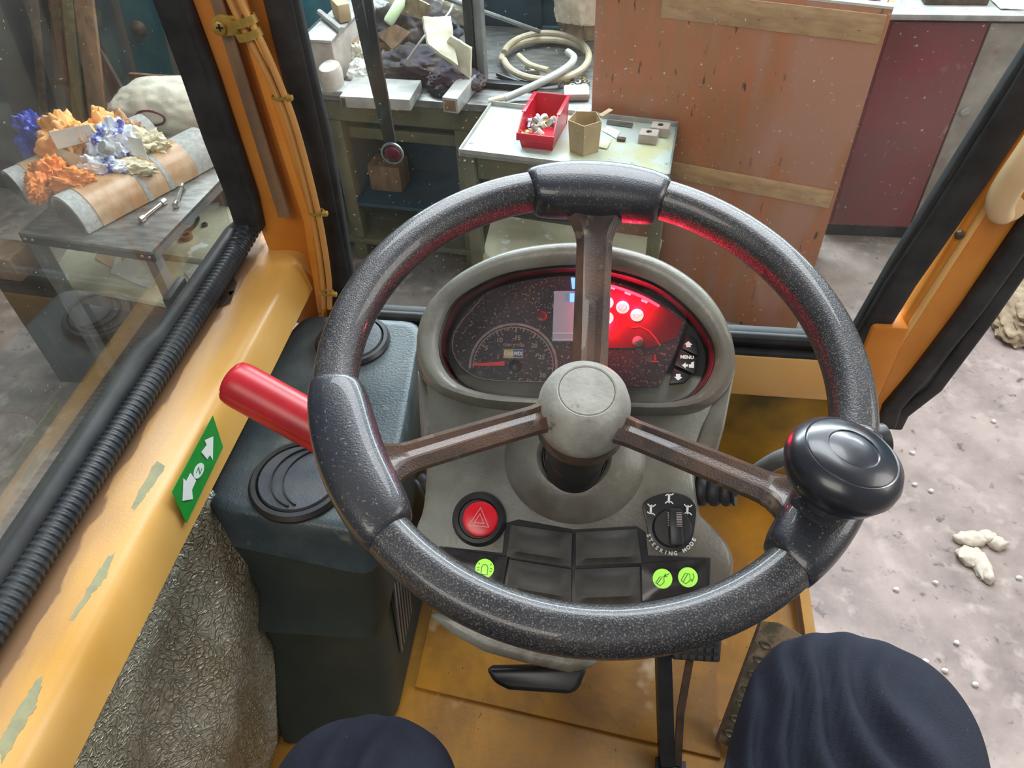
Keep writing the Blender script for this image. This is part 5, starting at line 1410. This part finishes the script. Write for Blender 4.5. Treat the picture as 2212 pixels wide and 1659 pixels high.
lr = .0062
lamps = [(1311, 654, [[(-.9, -.4), (.7, -.4), (0, .8), (-.9, -.4)]], ()),
         (1345, 664, [], (.85, .62)),
         (1376, 681, [[(-.9, .2), (-.5, 0), (.1, .25), (.4, 0), (1.0, .25)], [(-.6, -.1), (-.5, -.5), (.3, -.5), (.4, -.1)]], ()),
         (1311, 687, [[(-.8, .3), (.6, .3), (.6, -.5), (-.8, -.5), (-.8, .3)], [(.2, .3), (.2, .5), (.4, .5), (.4, .3)], [(.2, -.1), (.5, -.1)]], ())]
for k, (px, py, st, ci) in enumerate(lamps):
    disc(px, py, lr, 'lampwhite', 'warning_lamp')
    bq = icon(px, py, st, lr * .72, Z1 + .0010, 'ink', 'lamp_symbol', circ=ci)
    if k == 1: a, c = cl(px, py, Z1 + .001); bq.add(text('P', cw(a, c, Z1 + .001), CX, CV, .0058))
    obj('lamp_symbol', bq, 'ink', bezel)
    l = bpy.data.lights.new('lamp_glow', 'POINT'); l.energy = .15; l.color = (1.0, .015, .05); l.shadow_soft_size = .002
    lo_ = bpy.data.objects.new('warning_lamp_light', l); COL.objects.link(lo_); a, c = cl(px, py, Z1); lo_.parent = bezel; lo_.location = cw(a, c + (.005 if k < 3 else -.005), .0100) - LOC[bezel]
gs = B(); pts = [cw(*cl(x, y, Z1 + .001), Z1 + .001) for x, y in ((1262, 606), (1312, 616), (1350, 627), (1390, 643), (1424, 662))]
gs.sweep(spline(pts, 5), [(-.0012, 0), (.0012, 0), (.0012, .0008), (-.0012, .0008)], CN); obj('lit_edge_strip', gs, 'redglow', bezel)
for x, y, wd in ((1322, 622, .006), (1356, 634, .006), (1392, 651, .006)):
    q_ = B(); cbox(q_, x, y, Z1, wd, .0022, .0005, -.35); obj('lit_segment', q_, 'redpale', bezel)
disc(1170, 683, .0052, 'redlens', 'unlit_lamp')
obj('lamp_symbol', icon(1170, 683, [[(-.35, .25), (-.35, -.25), (.35, -.25), (.35, .25)]], .0052, Z1 + .001, 'dial', 'x', circ=(.8, .55)), 'dial', bezel)
rg = B()
ga, gc = cl(1372, 760, Z1)
rg.sweep([cw(*cl(x, y, Z1), Z1) for x, y in ((1364, 708), (1384, 706), (1402, 715), (1416, 730), (1425, 745))], [(-.0007, 0), (.0007, 0), (.0003, .0004), (-.0003, .0004)], CN)
rg.sweep([cw(*cl(x, y, Z1), Z1) for x, y in ((1415, 766), (1415, 778))], [(-.0006, 0), (.0006, 0), (.0006, .0003), (-.0006, .0003)], CN)
rg.sweep([cw(*cl(x, y, Z1), Z1) for x, y in ((1407, 781), (1423, 781))], [(-.0006, 0), (.0006, 0), (.0006, .0003), (-.0006, .0003)], CN)
obj('side_gauge_print', rg, 'needle', bezel)
obj('gauge_pin', B().lathe([(.0052, 0), (.005, .001), (.003, .0025), (0, .003)], cw(*cl(1378, 738, Z1), Z1), CN, 30), 'hub', bezel)
# menu keys
KH = .008
for pts, sym in (([(1484, 722), (1505, 735), (1507, 768), (1473, 752)], 'up'), ([(1470, 754), (1507, 773), (1500, 808), (1457, 788)], 'menu'), ([(1455, 795), (1493, 812), (1478, 826), (1446, 829)], 'down')):
    kq = B(); kq.prism([cw(*cl(x, y, KH), KH - .006) for x, y in pts], CN * .006, .0008); key = obj('menu_key', kq, 'black', bezel)
    h = KH + .0002
    if sym == 'menu':
        a, c = cl(1484, 772, h); q_ = text('MENU', cw(a, c, h), CX, CV, .0044, bold=.0002)
        q_.prism([cw(*cl(x, y, h), h) for x, y in ((1473, 789), (1481, 783), (1481, 787), (1486, 787), (1486, 792), (1481, 792), (1481, 796))], CN * .0003)
        q_.prism([cw(*cl(x, y, h), h) for x, y in ((1488, 787), (1493, 787), (1493, 783), (1499, 781), (1499, 795), (1488, 794))], CN * .0003)
    elif sym == 'up': q_ = B().prism([cw(*cl(x, y, h), h) for x, y in ((1487, 737), (1496, 745), (1492, 745), (1492, 750), (1482, 750), (1482, 744), (1478, 744))], CN * .0003)
    else: q_ = B().prism([cw(*cl(x, y, h), h) for x, y in ((1465, 822), (1456, 814), (1460, 814), (1460, 808), (1470, 808), (1470, 814), (1474, 815))], CN * .0003)
    obj('key_symbol', q_, 'white', bezel)
# clear lens over the face
lb = B(); lb.prism([cw(*cl(a, c, .0125), .0125) for a, c in [(951, 750), (960, 695), (1000, 635), (1085, 592), (1240, 575), (1330, 584), (1420, 612), (1478, 655), (1484, 700), (1455, 775), (1424, 848), (1200, 850), (1060, 838), (985, 812)]], CN * .0008)
obj('clear_cover', lb, 'lens', bezel)

# lower console body
BODY = [(922, 822), (915, 940), (917, 1020), (910, 1100), (894, 1145), (892, 1190), (905, 1240), (950, 1300), (1040, 1350), (1150, 1390), (1260, 1400), (1370, 1380), (1470, 1345), (1550, 1290), (1586, 1235), (1580, 1185), (1545, 1140), (1518, 1115), (1508, 1070), (1503, 1000), (1520, 930), (1555, 825), (1420, 800), (1240, 800), (1050, 800)]
cen2 = cl(1240, 1090, 0)
b0 = loopc(BODY, -.004, cen2, 120)


def sc2(lp, k, dy=0): return [(cen2[0] + (p[0] - cen2[0]) * k, cen2[1] + (p[1] - cen2[1]) * k + dy) for p in lp]


bd = B(); bd.loft([lw(sc2(b0, .70, .03), -.16), lw(sc2(b0, .86, .01), -.10), lw(sc2(b0, .955), -.045), lw(sc2(b0, .995), -.022), lw(b0, -.013), lw(sc2(b0, .985), -.004), lw(sc2(b0, .95), .0), lw(sc2(b0, .5), .0005)])
obj('console_body', bd, 'console', ic, 60)
# shoulders under the hood
for pts in ([(905, 800), (930, 850), (985, 880), (985, 905), (950, 910), (935, 1000), (915, 1015), (912, 930)], [(1585, 800), (1562, 850), (1530, 882), (1520, 905), (1500, 960), (1515, 1010), (1540, 1000), (1560, 930)]):
    q_ = B(); q_.prism([cw(*cl(x, y, -.012), -.05) for x, y in pts], CN * .05, .006, 3); obj('hood_shoulder', q_, 'console', ic, 60)
# column funnel
CA, CB = cl(1240, 1000, .0)
fn = (WN * .55 + CN * .45).normalized()
fu = B(); fu.lathe([(.066, -.004), (.064, .001), (.058, .0055), (.050, .011), (.040, .0155), (.0335, .0165), (.0300, .0130), (.0285, .0), (.0285, -.03)], cw(CA, CB + .004, 0), CN, 64, True, True, sy=.92)
obj('column_funnel', fu, 'console', ic, 50)
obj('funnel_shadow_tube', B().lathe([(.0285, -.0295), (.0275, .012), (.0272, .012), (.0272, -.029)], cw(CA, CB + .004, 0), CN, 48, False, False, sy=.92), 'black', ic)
# steering column runs from the hub down into the funnel
cs, ce = W3(HX, HY, -.12), cw(CA, CB + .01, -.03)
obj('column_shaft', B().tube([cs, ce], .0165, 24), 'black', sw)
# hazard button
a, c = cl(1036, 1122, 0)
hz_ = obj('hazard_collar', B().lathe([(.0245, -.002), (.0245, .004), (.0215, .0095), (.0180, .0105), (.0172, .0085), (0, .008)], cw(a, c, 0), CN, 48), 'black', ic, 40)
ax_, cx_ = cl(1036, 1121, .018)
obj('hazard_button', B().lathe([(.0155, -.010), (.0158, -.002), (.0150, .0008), (.0125, .0018), (0, .0020)], cw(ax_, cx_, .0165), CN, 48), 'hazred', hz_, 50)
q_ = B()
for r_ in (.0108, .0052):
    q_.sweep([cw(ax_ + r_ * cos(t) * .95, cx_ - .001 + r_ * sin(t), .0186) for t in [radians(90 + 120 * k) for k in range(3)]], [(-.00045, 0), (.00045, 0), (.00045, .0003), (-.00045, .0003)], CN, True)
obj('hazard_triangle', q_, 'hazline', hz_)
# switch bank
rec = [(1092, 1130), (1120, 1122), (1240, 1144), (1375, 1136), (1394, 1150), (1400, 1200), (1535, 1205), (1532, 1280), (1400, 1315), (1240, 1318), (1090, 1290), (955, 1250), (948, 1180), (1085, 1195)]
obj('switch_recess', B().prism([cw(*cl(x, y, .001), .0008) for x, y in rec], CN * .0012, .0005), 'black', ic)
sws = [('blank_switch', [(1104, 1134), (1236, 1152), (1234, 1224), (1094, 1202)], 'switch', .0055),
       ('blank_switch', [(1244, 1150), (1376, 1143), (1386, 1216), (1244, 1222)], 'switch', .0055),
       ('blank_switch', [(1100, 1208), (1234, 1230), (1234, 1306), (1094, 1282)], 'switch', .0055),
       ('blank_switch', [(1242, 1230), (1382, 1224), (1384, 1302), (1242, 1308)], 'switch', .0055),
       ('beacon_switch', [(958, 1184), (1097, 1203), (1084, 1276), (958, 1246)], 'switchg', .0065),
       ('drum_switch', [(1386, 1218), (1524, 1208), (1528, 1272), (1388, 1298)], 'switchg', .0065)]
for nm, pts, mt, h in sws:
    P = [Vector(cl(x, y, h)) for x, y in pts]; ctr = sum(P, Vector((0, 0))) / 4
    bq = B(); N_ = 10
    rows = []

    def pt(u_, v_): return P[3] * (1 - u_) * (1 - v_) + P[2] * u_ * (1 - v_) + P[1] * u_ * v_ + P[0] * (1 - u_) * v_
    for i in range(N_ + 1):
        r = []
        for j in range(N_ + 1):
            u_, v_ = i / N_, j / N_; p = pt(u_, v_)
            e_ = min(u_, 1 - u_, v_, 1 - v_)
            hh = h + (0.0018 * min(e_ * 4, 1)) + (.0022 * sin(pi * v_) * min(1, e_ * 5) * (.5 if mt == 'switchg' else 1))
            if mt == 'switch' and v_ < .25: hh += .0012 * (1 if .1 < v_ else 0) * min(1, min(u_, 1 - u_) * 6)
            r.append(bq.bm.verts.new(cw(p.x, p.y, hh)))
        rows.append(r)
    for i in range(N_):
        for j in range(N_): bq.bm.faces.new((rows[i][j], rows[i + 1][j], rows[i + 1][j + 1], rows[i][j + 1]))
    rim_ = [rows[i][0] for i in range(N_)] + [rows[N_][j] for j in range(N_)] + [rows[i][N_] for i in range(N_, 0, -1)] + [rows[0][j] for j in range(N_, 0, -1)]
    low = [bq.bm.verts.new(v_.co - CN * ((v_.co - P0).dot(CN) - .0022)) for v_ in rim_]
    for i in range(len(rim_)):
        j = (i + 1) % len(rim_); bq.bm.faces.new((rim_[i], low[i], low[j], rim_[j]))
    so = obj(nm, bq, mt, ic, 40)
    if mt == 'switchg':
        H2 = h + .0046
        for px, py in (((1047, 1228),) if nm[0] == 'b' else ((1431, 1250), (1486, 1247))):
            disc(px, py, .0083, 'lime', 'lit_symbol', H2, so, .0006)
            if nm[0] == 'b': st = [[(-.35, -.65), (-.35, .1), (-.2, .4), (.2, .4), (.35, .1), (.35, -.65), (-.35, -.65)], [(-.6, .1), (-.85, 0)], [(.6, .1), (.85, 0)], [(-.55, .4), (-.75, .55)], [(.55, .4), (.75, .55)], [(-.55, -.2), (-.8, -.25)], [(.55, -.2), (.8, -.25)]]
            elif px < 1450: st = [[(-.7, -.5), (-.2, -.75), (.2, -.35), (.15, .2), (-.3, .15), (-.7, -.5)], [(-.5, -.55), (-.1, .05)], [(.15, .25), (.7, .6)], [(.15, .25), (.5, .25)], [(.15, .25), (.35, .55)]]
            else: st = [[(-.7, -.4), (-.2, -.7), (.25, -.3), (.2, .35), (-.3, .4), (-.7, -.4)], [(-.45, -.5), (-.05, .3)], [(.5, .45), (.65, .1), (.45, -.4)], [(.45, -.4), (.35, -.15)]]
            obj('symbol_print', icon(px, py, st, .0080, H2 + .0007, 'limeink', 's', wd=.0003), 'limeink', so)
# steering mode selector
sp_px = [(1388, 1092), (1408, 1074), (1447, 1064), (1484, 1072), (1503, 1094), (1503, 1120), (1496, 1160), (1480, 1185), (1456, 1195), (1425, 1188), (1404, 1165), (1396, 1130)]
sp_ = spline([(*cl(a, c, .003), 0) for a, c in sp_px], 5, True)
pl_ = obj('selector_plate', B().prism([cw(p.x, p.y, .0005) for p in sp_], CN * .0028, .0005), 'black', ic, 50)
sel = B(); H3 = .0035
for px, py, kk in ((1407, 1100, 1), (1446, 1077, 0), (1486, 1101, 2)):
    q_ = icon(px, py, [[(0, -.8), (0, .8)][::1], [(-.7, .9), (-.35, .55), (.35, .55), (.7, .9)][::1] if kk != 0 else [(-.7, .45), (-.4, .7), (.4, .7), (.7, .95)], [(-.7, -.9), (-.35, -.55), (.35, -.55), (.7, -.9)] if kk != 1 else [(-.7, -.5), (-.35, -.75), (.35, -.75), (.7, -1.0)], [(-.18, -.7), (-.18, .7)]], .0050, H3, 'white', 's', wd=.0005)
    sel.add(q_)
ka, kc = cl(1451, 1141, H3)
word = 'STEERING MODE'
for i, chx in enumerate(word):
    if chx == ' ': continue
    t = radians(202 + (338 - 202) * i / (len(word) - 1)); rr_ = .0212
    px_, py_ = ka + rr_ * cos(t) * 1.0, kc + rr_ * sin(t) * 1.03
    tx_ = CX * -sin(t) + CV * cos(t); ty_ = CX * -cos(t) + CV * -sin(t)
    sel.add(text(chx, cw(px_, py_, H3), tx_, ty_, .0046, bold=.00015))
obj('selector_print', sel, 'white', pl_)
kk_ = obj('selector_knob', B().lathe([(.0172, 0), (.0170, .004), (.0155, .006), (0, .0062)], cw(ka, kc, H3 + .0002), CN, 48), 'black', ic, 40)
X2 = (CX * .99 + CV * .08).normalized(); Y2 = CN.cross(X2)
obj('knob_grip', B().box(cw(ka + .002, kc + .0005, H3 + .0125), .0115, .0315, .013, (X2, Y2, CN), .0022), 'black', ic, 40)
g2 = B()
for i in range(9):
    cc_ = cw(ka + .002, kc + .0005, H3 + .0192) + Y2 * (.0005 + .0014 * i) + X2 * .0025; g2.box(cc_, .0045, .0007, .0004, (X2, Y2, CN))
    cc_ = cw(ka + .002, kc + .0005, H3 + .0145) + Y2 * (.001 + .0014 * i) - X2 * .0062; g2.box(cc_, .0012, .0006, .006, (X2, Y2, CN))
obj('grip_ribs', g2, 'print', ic)


# stalks
def boot(pts, r0, name, n=5):
    pth = spline(pts, 8); m_ = len(pth); sc = [(.80 + .2 * (0.5 + .5 * cos(2 * pi * n * i / (m_ - 1)))) * (1 - .25 * i / (m_ - 1)) for i in range(m_)]
    pth2 = []; s2 = []
    for i in range(4 * (m_ - 1) + 1):
        f_ = i / 4; j = min(int(f_), m_ - 2); t = f_ - j; pth2.append(pth[j] * (1 - t) + pth[j + 1] * t)
        u_ = i / (4 * (m_ - 1)); s2.append((.80 + .20 * abs(cos(pi * n * u_)) ** .5) * (1 - .2 * u_))
    return obj(name, B().tube(pth2, r0, 20, False, s2), 'rubber', ic, 60)


boot([cw(*cl(1500, 1055, -.02), -.02), cw(*cl(1590, 1062, -.010), -.010)], .0165, 'stalk_boot', 4)
st0, st1, st2 = cw(*cl(1585, 1058, -.010), -.010), hp(1700, 985, W3(.14, -.04, -.05), WN), hp(1905, 950, W3(.14, -.04, -.045), WN)
obj('stalk_lever', B().tube(spline([st0, st1, st2], 8), .0068, 14), 'greymetal', ic)
dd = (st2 - st1).normalized()
obj('stalk_tip', B().lathe([(.007, -.03), (.0125, -.024), (.0135, -.004), (.0125, .002), (.004, .004)], st2, dd, 28), 'black', ic)
boot([cw(*cl(950, 1028, -.02), -.035), cw(*cl(905, 1060, -.02), -.030)], .0165, 'stalk_boot', 3)
# underside
obj('cowl_skirt', B().prism([hp(x, y, cw(0, -.20, -.075), CN) for x, y in ((940, 1320), (1000, 1366), (1060, 1398), (1140, 1420), (1232, 1440), (1282, 1430), (1330, 1380), (1240, 1300))], CN * .05, .008, 3), 'console', ic, 50)
u0, u1 = cw(-.075, -.19, -.062), cw(.07, -.19, -.062)
obj('lower_cowl', B().prism([cw(-.105, -.150, -.10), cw(.10, -.150, -.10), cw(.075, -.205, -.10), cw(.02, -.232, -.10), cw(-.03, -.232, -.10), cw(-.085, -.200, -.10)], CN * .06, .012, 3), 'console', ic, 50)
q_ = B(); bx = [hp(x, y, cw(0, -.22, -.135), CN) for x, y in ((1058, 1435), (1270, 1432), (1252, 1478), (1235, 1489), (1105, 1480), (1075, 1465))]
q_.prism([p for p in bx], CN * .035, .006, 2); obj('fuse_box', q_, 'black', ic, 50)
obj('column_pedestal', B().loft([[cw(a, c, -.12) for a, c in ((-.08, .08), (.07, .08), (.06, -.12), (-.07, -.12))], [Vector((-.07, .80, ZF + .009)), Vector((.05, .80, ZF + .009)), Vector((.05, .66, ZF + .009)), Vector((-.07, .66, ZF + .009))]]), 'sidelow', ic)
# ================================================================== THE DRIVER (legs in view)
def limb_mesh(chains, rad_k=1.0, off=0.0, folds=0.0):
    """one skinned body from joints: chains of (point, radius) growing out of the pelvis"""
    me = bpy.data.meshes.new('t'); vs, es, rs = [], [], []
    for ch in chains:
        prev = 0 if vs else None
        for k, (p, r) in enumerate(ch):
            if k == 0 and vs: prev = 0; continue
            vs.append(p); rs.append(r)
            if prev is not None: es.append((prev, len(vs) - 1))
            prev = len(vs) - 1
    me.from_pydata(vs, es, []); o = bpy.data.objects.new('t', me); COL.objects.link(o)
    sk = o.modifiers.new('s', 'SKIN'); sb_ = o.modifiers.new('b', 'SUBSURF'); sb_.levels = 5
    for v_, r in zip(me.skin_vertices[0].data, rs): v_.radius = (r, r)
    me.skin_vertices[0].data[0].use_root = True
    dg = bpy.context.evaluated_depsgraph_get(); dg.update()
    m2 = bpy.data.meshes.new_from_object(o.evaluated_get(dg))
    bq = B(); bq.bm.from_mesh(m2); bpy.data.meshes.remove(m2); bpy.data.objects.remove(o)
    return bq


hip = Vector((.01, -.20, 1.50))
KR, KL = Vector((.215, .268, 1.590)), Vector((-.168, .186, 1.548))
AR, AL = Vector((.262, .26, 1.17)), Vector((-.150, .115, 1.16))


def leg(sgn_, K, A, k):
    hj = hip + Vector((.10 * sgn_, .02, -.01))
    return [(hip, .115 * k), (hj, .098 * k), (hj * .55 + K * .45 + UP * .012, .088 * k), (hj * .2 + K * .8 + UP * .012, .074 * k), (K + UP * .004, .070 * k), (K * .72 + A * .28 + Vector((0, .012, 0)), .062 * k), (K * .35 + A * .65, .050 * k), (A, .036 * k)]


person = thing('person', 'driver in dark navy trousers seated at the wheel, only knees and thighs showing', 'person', (0, -.1, ZF))
body = limb_mesh([leg(1, KR, AR, .9), leg(-1, KL, AL, .9), [(hip, .1), (hip + Vector((0, -.10, .14)), .115), (hip + Vector((0, -.13, .26)), .11)]])
obj('body', body, 'skin', person, 180)
tr = limb_mesh([leg(1, KR, AR, 1.33), leg(-1, KL, AL, 1.16), [(hip, .12), (hip + Vector((0, -.10, .12)), .13)]])
for v in tr.bm.verts:
    p = v.co
    # soft folds running from the knee back along the thigh and down the shin
    for K, s_ in ((KR, 1), (KL, -1)):
        d_ = (p - K); r_ = d_.length
        if r_ < .30 and p.x * s_ > 0:
            side = d_.x * -s_
            f_ = max(0, min(1, (.11 - d_.y - .03) / .12)) if d_.y < .09 else 0
            w_ = sin((d_.x * 1.0 + d_.z * .55) * 190 + d_.y * 35 + noise.noise(p * 14) * 4) * .0075
            v.co += Vector((0, 0, 1)) * w_ * f_ * max(0, min(1, (side + .045) / .05)) + Vector((0, 0, 1)) * noise.noise(p * 22) * .002
obj('trousers', tr, 'trouser', person, 180)
for s_, A in ((1, AR), (-1, AL)):
    c = Vector((A.x, A.y, ZF + .012)); d = Vector((.10 * s_, 1, 0)).normalized(); sd = Vector((d.y, -d.x, 0))
    L = []
    for i in range(15):
        t = i / 14; y = -.07 + .275 * t
        w_ = (.034 + .016 * sin(pi * min(1, t * 1.1)) + (.006 if t > .5 else 0)) * (1 if t < .9 else sqrt(max(0.15, 1 - ((t - .9) / .1) ** 2 * .8)))
        hgt = .105 - .055 * min(1, max(0, (t - .2) / .4)) - (.02 * max(0, (t - .8) / .2)); 
        L.append([c + d * y + sd * (w_ * cos(a)) + UP * (max(0, sin(a)) * hgt) + UP * (min(0, sin(a)) * .010) for a in [2 * pi * k / 20 for k in range(20)]])
    obj('shoe', B().loft(L), 'shoe', person, 60)

# repeats carry one group phrase
GR = {'felt_roll': 'felt rolls on the steel table', 'plank': 'planks leaning behind the steel table', 'oily_rag': 'oily rags on the workbench',
      'white_bag': 'pale bags at the back of the workbench', 'control_cable': 'tan cables along the pillar', 'cable_tie': 'cable ties on the tan cables',
      'orange_rag': 'orange scraps on the felt rolls', 'food_wrapper': 'food wrappers on the felt rolls', 'cream_rag': 'cream rags on the felt rolls',
      'steel_block': 'steel blocks on the tray', 'small_washer': 'loose washers on the tray', 'steel_locker': 'blue lockers on the bench',
      'foam_sheet': 'foam sheets on the rag pile', 'trestle': 'trestle blocks under the beam', 'cloth_scrap': 'cloth scraps on the workbench',
      'steel_weight': 'small steel weights by the hose', 'loose_cable': 'pale cables on the rag pile', 'white_paper_sheet': 'white papers under the steel table',
      'card_tray': 'card sheets under the rubbish', 'paper_scrap': 'paper scraps on the tray'}
for o in list(COL.objects):
    if o.parent is None and 'group' not in o:
        g = GR.get(o.name.split('.')[0])
        if g: o['group'] = g
